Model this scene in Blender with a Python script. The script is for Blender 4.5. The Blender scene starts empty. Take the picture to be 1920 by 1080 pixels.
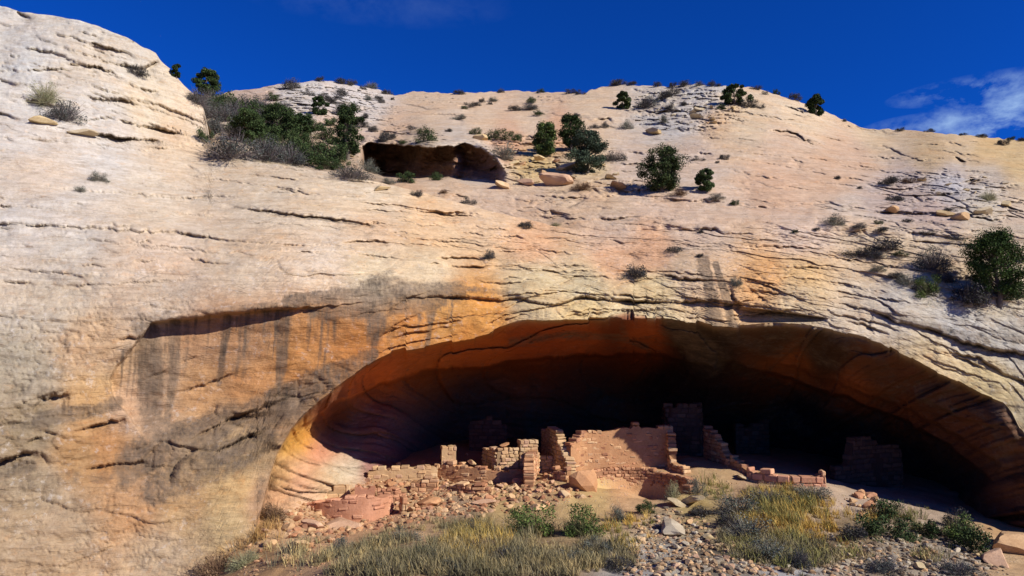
import bpy, bmesh, math, random
import numpy as np
from mathutils import Vector, Matrix, Euler

scene = bpy.context.scene
col = scene.collection
RNG = random.Random(7)
rs = np.random.RandomState(11)

# ------------------------------------------------------------------ camera
FPX, CX, CY, HOR, CAMZ = 1300.0, 960.0, 540.0, 680.0, 5.0
PITCH = math.atan((HOR - CY) / FPX)
cam_d = bpy.data.cameras.new('camera')
cam_d.sensor_width = 36.0
cam_d.lens = 36.0 * FPX / 1920.0
cam_d.clip_start, cam_d.clip_end = 0.1, 3000.0
cam = bpy.data.objects.new('camera', cam_d)
col.objects.link(cam)
cam.location = (0, 0, CAMZ)
cam.rotation_euler = (math.radians(90) + PITCH, 0, 0)
scene.camera = cam

# ------------------------------------------------------------------ sky and sun
SUN_AZ, SUN_EL = math.radians(60), math.radians(33)      # azimuth to the right of straight behind the camera
SUN = Vector((math.sin(SUN_AZ) * math.cos(SUN_EL), -math.cos(SUN_AZ) * math.cos(SUN_EL), math.sin(SUN_EL)))
world = bpy.data.worlds.new('World')
scene.world = world
world.use_nodes = True
wn, wl = world.node_tree.nodes, world.node_tree.links
wn.clear()
w_out = wn.new('ShaderNodeOutputWorld')
w_bg = wn.new('ShaderNodeBackground'); w_bg.inputs['Strength'].default_value = 0.075
w_sky = wn.new('ShaderNodeTexSky'); w_sky.sky_type = 'NISHITA'; w_sky.sun_disc = False
w_sky.sun_elevation = SUN_EL; w_sky.sun_rotation = math.pi - SUN_AZ
w_sky.altitude = 2500; w_sky.air_density = 1.0; w_sky.dust_density = 0.0; w_sky.ozone_density = 6.0
w_hs = wn.new('ShaderNodeMix'); w_hs.data_type = 'RGBA'; w_hs.blend_type = 'MULTIPLY'; w_hs.inputs[0].default_value = 1.0
w_hs.inputs[7].default_value = (0.04, 0.44, 1.28, 1)      # polarised, deep desert blue
wl.new(w_sky.outputs[0], w_hs.inputs[6])
# thin clouds low in the sky on the right
w_tc = wn.new('ShaderNodeTexCoord')
def wmath(op, a, b=None, clamp=False):
    n = wn.new('ShaderNodeMath'); n.operation = op; n.use_clamp = clamp
    for i, v in enumerate((a, b)):
        if v is None: continue
        if isinstance(v, (int, float)): n.inputs[i].default_value = v
        else: wl.new(v, n.inputs[i])
    return n.outputs[0]
def cloud_blob(d, size):
    vd = wn.new('ShaderNodeVectorMath'); vd.operation = 'SUBTRACT'
    wl.new(w_tc.outputs['Generated'], vd.inputs[0]); vd.inputs[1].default_value = d
    vs = wn.new('ShaderNodeVectorMath'); vs.operation = 'DIVIDE'
    wl.new(vd.outputs[0], vs.inputs[0]); vs.inputs[1].default_value = size
    vl = wn.new('ShaderNodeVectorMath'); vl.operation = 'LENGTH'
    wl.new(vs.outputs[0], vl.inputs[0])
    return wmath('SUBTRACT', 1.0, vl.outputs['Value'], True)
def ray(px, py):
    up = (0.0, -math.sin(PITCH), math.cos(PITCH)); fw = (0.0, math.cos(PITCH), math.sin(PITCH))
    a, b = (px - CX) / FPX, (CY - py) / FPX
    return Vector((a, fw[1] + b * up[1], fw[2] + b * up[2]))
def rdir(px, py):
    return tuple(ray(px, py).normalized())
w_map = wn.new('ShaderNodeMapping'); w_map.inputs['Scale'].default_value = (13, 13, 22)
w_map.inputs['Rotation'].default_value = (0, 0.25, 0)
wl.new(w_tc.outputs['Generated'], w_map.inputs[0])
w_nz = wn.new('ShaderNodeTexNoise'); w_nz.inputs['Scale'].default_value = 1.0
w_nz.inputs['Detail'].default_value = 9; w_nz.inputs['Roughness'].default_value = 0.62; w_nz.inputs['Distortion'].default_value = 0.15
wl.new(w_map.outputs[0], w_nz.inputs['Vector'])
tot = None
for d, s, k in ((rdir(1885, 222), (.085, .3, .048), 1.25), (rdir(1815, 166), (.075, .3, .015), .95), (rdir(1700, 238), (.05, .3, .014), .8),
                (rdir(1995, 205), (.08, .3, .035), .8), (rdir(690, 0), (.2, .5, .03), .1)):
    m = wmath('MULTIPLY', wmath('POWER', cloud_blob(d, s), 0.6), k)
    tot = m if tot is None else wmath('ADD', tot, m)
w_c = wmath('MULTIPLY', tot, wmath('MULTIPLY', wmath('SUBTRACT', w_nz.outputs['Fac'], 0.42), 2.2, True), True)
w_mix = wn.new('ShaderNodeMix'); w_mix.data_type = 'RGBA'
wl.new(w_c, w_mix.inputs[0]); wl.new(w_hs.outputs[2], w_mix.inputs[6])
w_mix.inputs[7].default_value = (5.0, 7.2, 10.0, 1)
wl.new(w_mix.outputs[2], w_bg.inputs['Color'])
wl.new(w_bg.outputs[0], w_out.inputs['Surface'])

sun_d = bpy.data.lights.new('sun', 'SUN')
sun_d.energy = 5.0; sun_d.angle = math.radians(0.5); sun_d.color = (1.0, 0.95, 0.88)
sun = bpy.data.objects.new('sun', sun_d); col.objects.link(sun)
sun.location = SUN * 50
sun.rotation_euler = SUN.to_track_quat('Z', 'Y').to_euler()

scene.view_settings.view_transform = 'Standard'
scene.view_settings.look = 'None'
scene.view_settings.exposure = 0.42
scene.view_settings.gamma = 1.0
scene.view_settings.use_curve_mapping = False
scene.cycles.max_bounces = 6
scene.cycles.diffuse_bounces = 3

# ------------------------------------------------------------------ small helpers
def tag(o, label=None, cat=None, group=None, kind=None):
    if label: o['label'] = label
    if cat: o['category'] = cat
    if group: o['group'] = group
    if kind: o['kind'] = kind
    return o

def P(px, py, D):
    """world point seen at source pixel px,py at depth D (metres along +Y)"""
    r = ray(px, py)
    return Vector((r.x / r.y * D, D, CAMZ + r.z / r.y * D))

def rays_np(u, v):
    a, b = (u - CX) / FPX, (CY - v) / FPX
    y = math.cos(PITCH) - b * math.sin(PITCH)
    z = math.sin(PITCH) + b * math.cos(PITCH)
    return a / y, z / y          # x and z per metre of y

def hash3(ix, iy, iz, seed):
    h = (ix.astype(np.int64) * 374761393 + iy.astype(np.int64) * 668265263 + iz.astype(np.int64) * 2147483647 + seed * 1274126177) & 0xFFFFFFFF
    h = ((h ^ (h >> 13)) * 1274126177) & 0xFFFFFFFF
    h = ((h ^ (h >> 16)) * 2246822519) & 0xFFFFFFFF
    return ((h ^ (h >> 15)) & 0xFFFFFF).astype(np.float32) / float(0xFFFFFF)

def vnoise(x, y, z, seed=0):
    ix, iy, iz = np.floor(x), np.floor(y), np.floor(z)
    fx, fy, fz = x - ix, y - iy, z - iz
    fx = fx * fx * fx * (fx * (fx * 6 - 15) + 10); fy = fy * fy * fy * (fy * (fy * 6 - 15) + 10); fz = fz * fz * fz * (fz * (fz * 6 - 15) + 10)
    r = 0
    for dx in (0, 1):
        wx = fx if dx else 1 - fx
        for dy in (0, 1):
            wy = fy if dy else 1 - fy
            for dz in (0, 1):
                wz = fz if dz else 1 - fz
                r = r + wx * wy * wz * hash3(ix + dx, iy + dy, iz + dz, seed)
    return r * 2 - 1

def fbm(x, y, z, scale, octv=4, seed=0, rough=.5):
    r, a, t = 0, 1.0, 0
    for o in range(octv):
        k = 2.03 ** o / scale
        r = r + a * vnoise(x * k + 17.3 * o, y * k + 5.1 * o, z * k + 9.7 * o, seed + o)
        t += a; a *= rough
    return r / t

def cells(x, y, seed=0):
    """2-D worley: distance to the border and a random value per cell"""
    ix, iy = np.floor(x), np.floor(y)
    f1 = np.full(x.shape, 9.0); f2 = np.full(x.shape, 9.0); cv = np.zeros(x.shape)
    for dx in (-1, 0, 1):
        for dy in (-1, 0, 1):
            jx, jy = ix + dx, iy + dy
            px = jx + hash3(jx, jy, jx * 0, seed); py = jy + hash3(jx, jy, jx * 0 + 1, seed)
            d = np.hypot(px - x, py - y)
            near = d < f1
            f2 = np.where(near, f1, np.minimum(f2, d))
            cv = np.where(near, hash3(jx, jy, jx * 0 + 2, seed), cv)
            f1 = np.where(near, d, f1)
    return f2 - f1, cv

def sstep(a, b, x):
    t = np.clip((x - a) / (b - a), 0, 1)
    return t * t * (3 - 2 * t)

class TPS:
    """thin-plate spline through scattered (px, py) -> value"""
    def __init__(s, pts, lam=1e-4):
        a = np.array(pts, float)
        s.p = a[:, :2] / 500.0
        n = len(a)
        K = s.k(s.p, s.p) + lam * np.eye(n)
        Q = np.hstack([np.ones((n, 1)), s.p])
        A = np.vstack([np.hstack([K, Q]), np.hstack([Q.T, np.zeros((3, 3))])])
        s.w = np.linalg.solve(A, np.concatenate([np.log(a[:, 2]), np.zeros(3)]))
    @staticmethod
    def k(a, b):
        d2 = ((a[:, None, :] - b[None, :, :]) ** 2).sum(-1)
        return 0.5 * d2 * np.log(d2 + 1e-12)
    def __call__(s, u, v):
        u = np.asarray(u, float); v = np.asarray(v, float)
        q = np.stack([u.ravel(), v.ravel()], 1) / 500.0
        out = np.empty(len(q))
        for i in range(0, len(q), 20000):
            c = q[i:i + 20000]
            out[i:i + 20000] = s.k(c, s.p) @ s.w[:-3] + s.w[-3] + c @ s.w[-2:]
        return np.exp(out).reshape(u.shape)

def srgb(c):
    c = np.asarray(c, float) / 255.0
    return np.where(c <= 0.04045, c / 12.92, ((c + 0.055) / 1.055) ** 2.4)

def shepard(pts, u, v, rad):
    a = np.array([(p[0], p[1]) for p in pts], float)
    c = np.array([srgb(p[2]) for p in pts])
    num = np.zeros(u.shape + (3,)); den = np.zeros(u.shape)
    for i in range(len(a)):
        d2 = ((u - a[i, 0]) ** 2 + (v - a[i, 1]) ** 2) / rad ** 2
        w = 1 / (d2 * d2 + 0.02)
        num += w[..., None] * c[i]; den += w
    return num / den[..., None]

def polydist(pts, u, v):
    """distance to a polyline, signed vertical offset (positive = below it), position along it 0..1"""
    best = np.full(u.shape, 1e9); sy = np.zeros(u.shape); al = np.zeros(u.shape)
    seg = [math.hypot(b[0] - a[0], b[1] - a[1]) for a, b in zip(pts, pts[1:])]
    L = sum(seg); acc = 0
    for (a, b), sl in zip(zip(pts, pts[1:]), seg):
        dx, dy = b[0] - a[0], b[1] - a[1]
        t = np.clip(((u - a[0]) * dx + (v - a[1]) * dy) / (sl * sl), 0, 1)
        ex, ey = u - a[0] - t * dx, v - a[1] - t * dy
        d = np.hypot(ex, ey)
        m = d < best
        best = np.where(m, d, best)
        sgn = (dx * ey - dy * ex) / sl
        sy = np.where(m, np.sign(sgn) * d, sy)
        al = np.where(m, (acc + t * sl) / L, al)
        acc += sl
    return best, sy, al

def grid_mesh(name, X, Y, Z, tint, stain_shade, mat, flip=False, closed_faces=None):
    """one mesh from a (rows, cols) grid of points with colour attributes"""
    R, Cn = X.shape
    co = np.stack([X, Y, Z], -1).reshape(-1, 3).astype(np.float32)
    i = np.arange(R - 1)[:, None] * Cn + np.arange(Cn - 1)[None, :]
    q = np.stack([i, i + 1, i + Cn + 1, i + Cn], -1).reshape(-1, 4)
    if flip: q = q[:, ::-1]
    me = bpy.data.meshes.new(name)
    me.vertices.add(len(co)); me.vertices.foreach_set('co', co.ravel())
    me.loops.add(q.size); me.loops.foreach_set('vertex_index', q.ravel().astype(np.int32))
    me.polygons.add(len(q)); me.polygons.foreach_set('loop_start', np.arange(0, q.size, 4, dtype=np.int32))
    me.polygons.foreach_set('use_smooth', np.ones(len(q), bool))
    me.update(calc_edges=True)
    a = me.attributes.new('tint', 'FLOAT_COLOR', 'POINT')
    a.data.foreach_set('color', np.concatenate([tint.reshape(-1, 3), np.ones((len(co), 1))], 1).astype(np.float32).ravel())
    for nm, arr in stain_shade.items():
        s = me.attributes.new(nm, 'FLOAT', 'POINT'); s.data.foreach_set('value', arr.reshape(-1).astype(np.float32))
    me.materials.append(mat)
    o = bpy.data.objects.new(name, me); col.objects.link(o)
    return o

# ------------------------------------------------------------------ materials
class NT:
    def __init__(s, name):
        s.m = bpy.data.materials.new(name); s.m.use_nodes = True
        s.n, s.l = s.m.node_tree.nodes, s.m.node_tree.links
        s.b = s.n['Principled BSDF']; s.b.inputs['Roughness'].default_value = 0.9
        s.b.inputs['Specular IOR Level'].default_value = 0.15
        s.geo = s.n.new('ShaderNodeNewGeometry')
    def put(s, sock, v):
        if isinstance(v, (int, float)): sock.default_value = v
        elif isinstance(v, (tuple, list)): sock.default_value = tuple(v) + ((1,) if len(v) == 3 and sock.type == 'RGBA' else ())
        else: s.l.new(v, sock)
    def attr(s, name, out='Fac'):
        a = s.n.new('ShaderNodeAttribute'); a.attribute_name = name
        return a.outputs[out]
    def coords(s, scale, rot=(0, 0, 0), src=None):
        m = s.n.new('ShaderNodeMapping'); m.inputs['Scale'].default_value = scale; m.inputs['Rotation'].default_value = rot
        s.l.new(src or s.geo.outputs['Position'], m.inputs[0]); return m.outputs[0]
    def noise(s, vec, scale=1.0, detail=6, rough=.6, dist=0.0, out='Fac'):
        t = s.n.new('ShaderNodeTexNoise')
        t.inputs['Scale'].default_value = scale; t.inputs['Detail'].default_value = detail
        t.inputs['Roughness'].default_value = rough; t.inputs['Distortion'].default_value = dist
        s.l.new(vec, t.inputs['Vector']); return t.outputs[out]
    def vor(s, vec, scale=1.0, feature='F1', out='Distance'):
        t = s.n.new('ShaderNodeTexVoronoi'); t.feature = feature; t.inputs['Scale'].default_value = scale
        s.l.new(vec, t.inputs['Vector']); return t.outputs[out]
    def math(s, op, a, b=0.0, clamp=False):
        n = s.n.new('ShaderNodeMath'); n.operation = op; n.use_clamp = clamp
        s.put(n.inputs[0], a); s.put(n.inputs[1], b); return n.outputs[0]
    def ramp(s, x, lo, hi, a=0.0, b=1.0):
        n = s.n.new('ShaderNodeMapRange'); n.clamp = True
        s.put(n.inputs[0], x)
        for i, v in enumerate((lo, hi, a, b)): n.inputs[i + 1].default_value = v
        return n.outputs[0]
    def mix(s, f, a, b, mode='MIX'):
        n = s.n.new('ShaderNodeMix'); n.data_type = 'RGBA'; n.blend_type = mode
        s.put(n.inputs[0], f); s.put(n.inputs[6], a); s.put(n.inputs[7], b); return n.outputs[2]
    def bump(s, h, strength=.5, dist=.05, normal=None):
        n = s.n.new('ShaderNodeBump'); n.inputs['Strength'].default_value = strength; n.inputs['Distance'].default_value = dist
        s.l.new(h, n.inputs['Height'])
        if normal: s.l.new(normal, n.inputs['Normal'])
        return n.outputs[0]
    def done(s, color, normal=None):
        s.put(s.b.inputs['Base Color'], color)
        if normal: s.l.new(normal, s.b.inputs['Normal'])
        return s.m

def rock_material(name, bed=(0.0, 0.0, 0.0), speck=1.0, contrast=1.0):
    t = NT(name)
    tint = t.attr('tint', 'Color'); stain_shade = t.attr('stain_shade'); rough = t.attr('rough')
    bedv = t.coords((.35, .35, 2.6), (0.0, 0.09, 0.0))
    iso = t.coords((1, 1, 1))
    big = t.noise(iso, .32, 5, .6, .4)
    mid = t.noise(iso, 1.7, 6, .65)
    bed = t.noise(bedv, 1.3, 7, .7, .3)
    fine = t.noise(iso, 9.0, 5, .7)
    c = t.mix(t.ramp(big, .42, .66, 0, .4 * contrast), tint, (1.06, .93, .80), 'MULTIPLY')
    c = t.mix(t.ramp(big, .60, .36, 0, .5 * contrast), c, (.98, 1.03, 1.10), 'MULTIPLY')
    pat = t.noise(t.coords((1, 1, 1.5)), 2.6, 7, .68, .5)
    pat2 = t.noise(t.coords((1, 1, 1.5), (0, 0, 2)), 2.1, 7, .7, .6)
    grain = t.noise(iso, 21.0, 4, .75)
    c = t.mix(t.ramp(pat, .50, .62, 0, .55 * contrast), c, (.80, .74, .68), 'MULTIPLY')
    c = t.mix(t.ramp(pat2, .52, .60, 0, .75 * contrast), c, (1.12, 1.13, 1.16), 'MULTIPLY')
    c = t.mix(t.ramp(pat2, .44, .36, 0, .5 * contrast), c, (1.08, .90, .76), 'MULTIPLY')
    c = t.mix(t.ramp(bed, .52, .62, 0, .42 * contrast), c, (.76, .69, .62), 'MULTIPLY')
    c = t.mix(t.math('MULTIPLY', t.ramp(t.noise(t.coords((.22, .22, 5.5), (0, .09, 0)), 1.6, 8, .75), .57, .63), t.ramp(big, .35, .55), True), c, t.mix(.36, c, (.12, .09, .065)))
    c = t.mix(t.ramp(bed, .44, .30, 0, .5 * contrast), c, (1.12, 1.12, 1.12), 'MULTIPLY')
    # pale lichen and grey crust patches
    lich = t.math('MULTIPLY', t.ramp(t.noise(iso, 4.4, 8, .75), .55, .62), t.ramp(t.noise(iso, .55, 3, .5), .42, .58), True)
    c = t.mix(t.math('MULTIPLY', lich, .28 * speck), c, (.60, .57, .53))
    dk = t.ramp(t.noise(t.coords((1, 1, 1.6)), 6.5, 8, .78), .585, .66)
    c = t.mix(t.math('MULTIPLY', dk, t.ramp(mid, .42, .6, .10 * speck, .55 * speck)), c, (.16, .12, .085))
    c = t.mix(t.ramp(fine, .52, .72, 0, .5), c, (.66, .60, .54), 'MULTIPLY')
    c = t.mix(t.ramp(grain, .50, .68, 0, .45), c, (.66, .62, .58), 'MULTIPLY')
    c = t.mix(t.ramp(grain, .48, .34, 0, .4), c, (1.18, 1.17, 1.16), 'MULTIPLY')
    # desert varnish, soot and the hollow's painted shade, broken up by vertical streak noise
    st = t.noise(t.coords((4.2, 4.2, .18)), 1.0, 6, .66)
    st2 = t.math('ADD', t.math('MULTIPLY', st, .6), t.math('ADD', t.math('MULTIPLY', fine, .15), t.math('MULTIPLY', pat, .25)))
    sm = t.ramp(t.math('ADD', stain_shade, t.math('MULTIPLY', t.math('SUBTRACT', st2, .5), 2.2)), .20, .72, 0, .92)
    st3 = t.noise(t.coords((9, 9, .35), (0, 0, 1)), 1.0, 5, .7)
    sm = t.math('MULTIPLY', sm, t.math('MULTIPLY', t.ramp(stain_shade, .02, .3), t.math('MULTIPLY', t.ramp(st3, .34, .60, .62, 1.0), t.ramp(t.noise(iso, .9, 5, .65), .36, .58, .66, 1.0))), True)
    sc = t.mix(t.ramp(mid, .35, .65), (.058, .044, .033), (.165, .120, .082))
    c = t.mix(sm, c, sc)
    # fine bedding cracks
    wv = t.coords((.30, .30, 3.6), (0.0, 0.10, 0.0))
    cr = t.vor(t.mix(.10, wv, t.noise(iso, 1.1, 4, .6, 0, 'Color'), 'ADD'), 1.0, 'DISTANCE_TO_EDGE')
    crm = t.math('MULTIPLY', t.ramp(cr, .020, .004), t.ramp(t.noise(iso, .42, 3), .50, .66), True)
    c = t.mix(t.math('MULTIPLY', crm, .28), c, (.16, .11, .07))
    h = t.math('ADD', t.math('MULTIPLY', bed, .9), t.math('MULTIPLY', mid, .8))
    h = t.math('ADD', h, t.math('MULTIPLY', fine, .22))
    h = t.math('SUBTRACT', h, t.math('MULTIPLY', crm, .5)); h = t.math('ADD', h, t.math('MULTIPLY', grain, .10))
    h = t.math('SUBTRACT', h, t.math('MULTIPLY', t.ramp(bed, .50, .54), .35)); h = t.math('ADD', h, t.math('MULTIPLY', t.ramp(pat, .48, .58), .14))
    nrm = t.bump(h, .55, .13)
    return t.done(c, nrm)
M_cliff = rock_material('sandstone_cliff')
M_cave = rock_material('sandstone_cave', speck=.25, contrast=.8)
# ------------------------------------------------------------------ the sandstone dome
def interp(pts, u):
    a = np.array(pts, float)
    return np.interp(u, a[:, 0], a[:, 1])

TOP = [(-300, -95), (-100, -28), (0, 10), (40, 22), (100, 30), (150, 38), (200, 55), (240, 72), (268, 88), (292, 100), (300, 112), (318, 128), (345, 160), (368, 182),
       (382, 205), (390, 240), (397, 285), (420, 293), (480, 304), (560, 315), (640, 325), (700, 340), (760, 352), (850, 378), (900, 390),
       (960, 405), (1030, 422), (1100, 432), (1200, 432), (1300, 430), (1400, 428), (1550, 432), (1700, 445), (1920, 450), (2200, 455)]
SKY = [(-300, 190), (300, 186), (350, 174), (380, 178), (400, 182), (440, 172), (470, 168), (520, 158), (560, 154), (600, 151), (650, 156), (700, 166), (740, 178), (775, 171), (800, 170), (850, 177),
       (880, 173), (940, 172), (1000, 170), (1050, 175), (1090, 175), (1130, 162), (1180, 157), (1250, 163), (1300, 158), (1350, 160), (1410, 165),
       (1450, 173), (1500, 190), (1560, 215), (1620, 240), (1680, 245), (1740, 247), (1800, 252), (1860, 258), (1920, 263), (2000, 272), (2200, 290)]
LIP = [(-300, 1300), (360, 1300), (430, 1120), (470, 1010), (490, 955), (500, 915), (508, 880), (520, 845), (545, 805), (600, 752), (650, 714), (700, 678), (735, 660), (760, 652), (800, 648), (850, 640),
       (890, 634), (915, 626), (940, 612), (965, 602), (1040, 598), (1100, 594), (1150, 592), (1190, 590), (1250, 598), (1300, 603), (1340, 609), (1375, 612), (1450, 607), (1500, 610),
       (1550, 618), (1600, 628), (1650, 641), (1700, 665), (1760, 698), (1800, 715), (1840, 737), (1880, 752), (1897, 770), (1912, 800), (1940, 835), (1975, 900), (2000, 980), (2010, 1100), (2030, 1300), (2200, 1300)]

D1 = TPS([(-250, 1150, 19), (-250, 600, 20.5), (-250, 250, 28), (-250, -40, 36), (0, 1100, 20.4), (0, 860, 21.2), (0, 600, 22.4), (0, 450, 24.6), (0, 250, 29.5), (0, 60, 36),
          (150, 700, 22.7), (150, 350, 28.3), (200, 60, 38), (300, 108, 39.2), (250, 1000, 22), (250, 800, 23.1), (250, 600, 23.4), (250, 450, 26),
          (385, 210, 39.2), (390, 285, 36), (400, 1060, 21.8), (400, 800, 23.6), (400, 620, 24.1), (480, 960, 22.8), (505, 880, 23.7), (500, 560, 24.7), (500, 450, 26.9), (500, 310, 34.5),
          (600, 752, 24.8), (600, 640, 25.2), (650, 530, 25.8), (700, 678, 25.7), (800, 520, 27.2), (800, 640, 26.4), (800, 450, 29.4), (800, 365, 34.8),
          (940, 612, 26.9), (1000, 560, 27.3), (1000, 500, 29), (1000, 415, 34), (1150, 592, 27.4), (1150, 440, 33), (1300, 600, 28.0), (1300, 520, 29.2), (1300, 430, 33),
          (1500, 610, 27.6), (1500, 520, 29), (1550, 435, 32.5), (1700, 665, 27.2), (1700, 560, 27.9), (1750, 448, 31.5), (1880, 752, 26.5), (1900, 600, 27.6), (1900, 510, 29.2), (1900, 450, 31),
          (2000, 980, 25.4), (2150, 1100, 25.5), (2150, 700, 27), (2150, 455, 30)])
D2 = TPS([(-250, 240, 55), (300, 190, 66), (300, 300, 48), (420, 292, 41), (420, 230, 52), (420, 178, 70), (520, 300, 42), (500, 240, 53), (600, 152, 80), (600, 235, 57), (600, 312, 43), (700, 340, 41), (740, 178, 84), (700, 235, 62),
          (800, 262, 51), (800, 355, 39.5), (870, 385, 37.2), (800, 215, 66), (950, 172, 84), (950, 240, 58), (950, 300, 46), (950, 345, 40.5), (960, 400, 36.5),
          (1100, 432, 33.4), (1100, 352, 40), (1100, 280, 49), (1200, 432, 33), (1180, 158, 80), (1200, 230, 60), (1240, 352, 40), (1300, 430, 33), (1300, 300, 46), (1350, 160, 72), (1400, 385, 37), (1400, 300, 46),
          (1500, 190, 70), (1500, 260, 54), (1550, 432, 32.7), (1600, 340, 42), (1620, 242, 66), (1700, 445, 31.8), (1750, 300, 49), (1750, 370, 38), (1900, 262, 60), (1900, 330, 44), (1900, 400, 35.5), (1920, 450, 31), (2150, 280, 56), (2150, 455, 30)])

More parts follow.
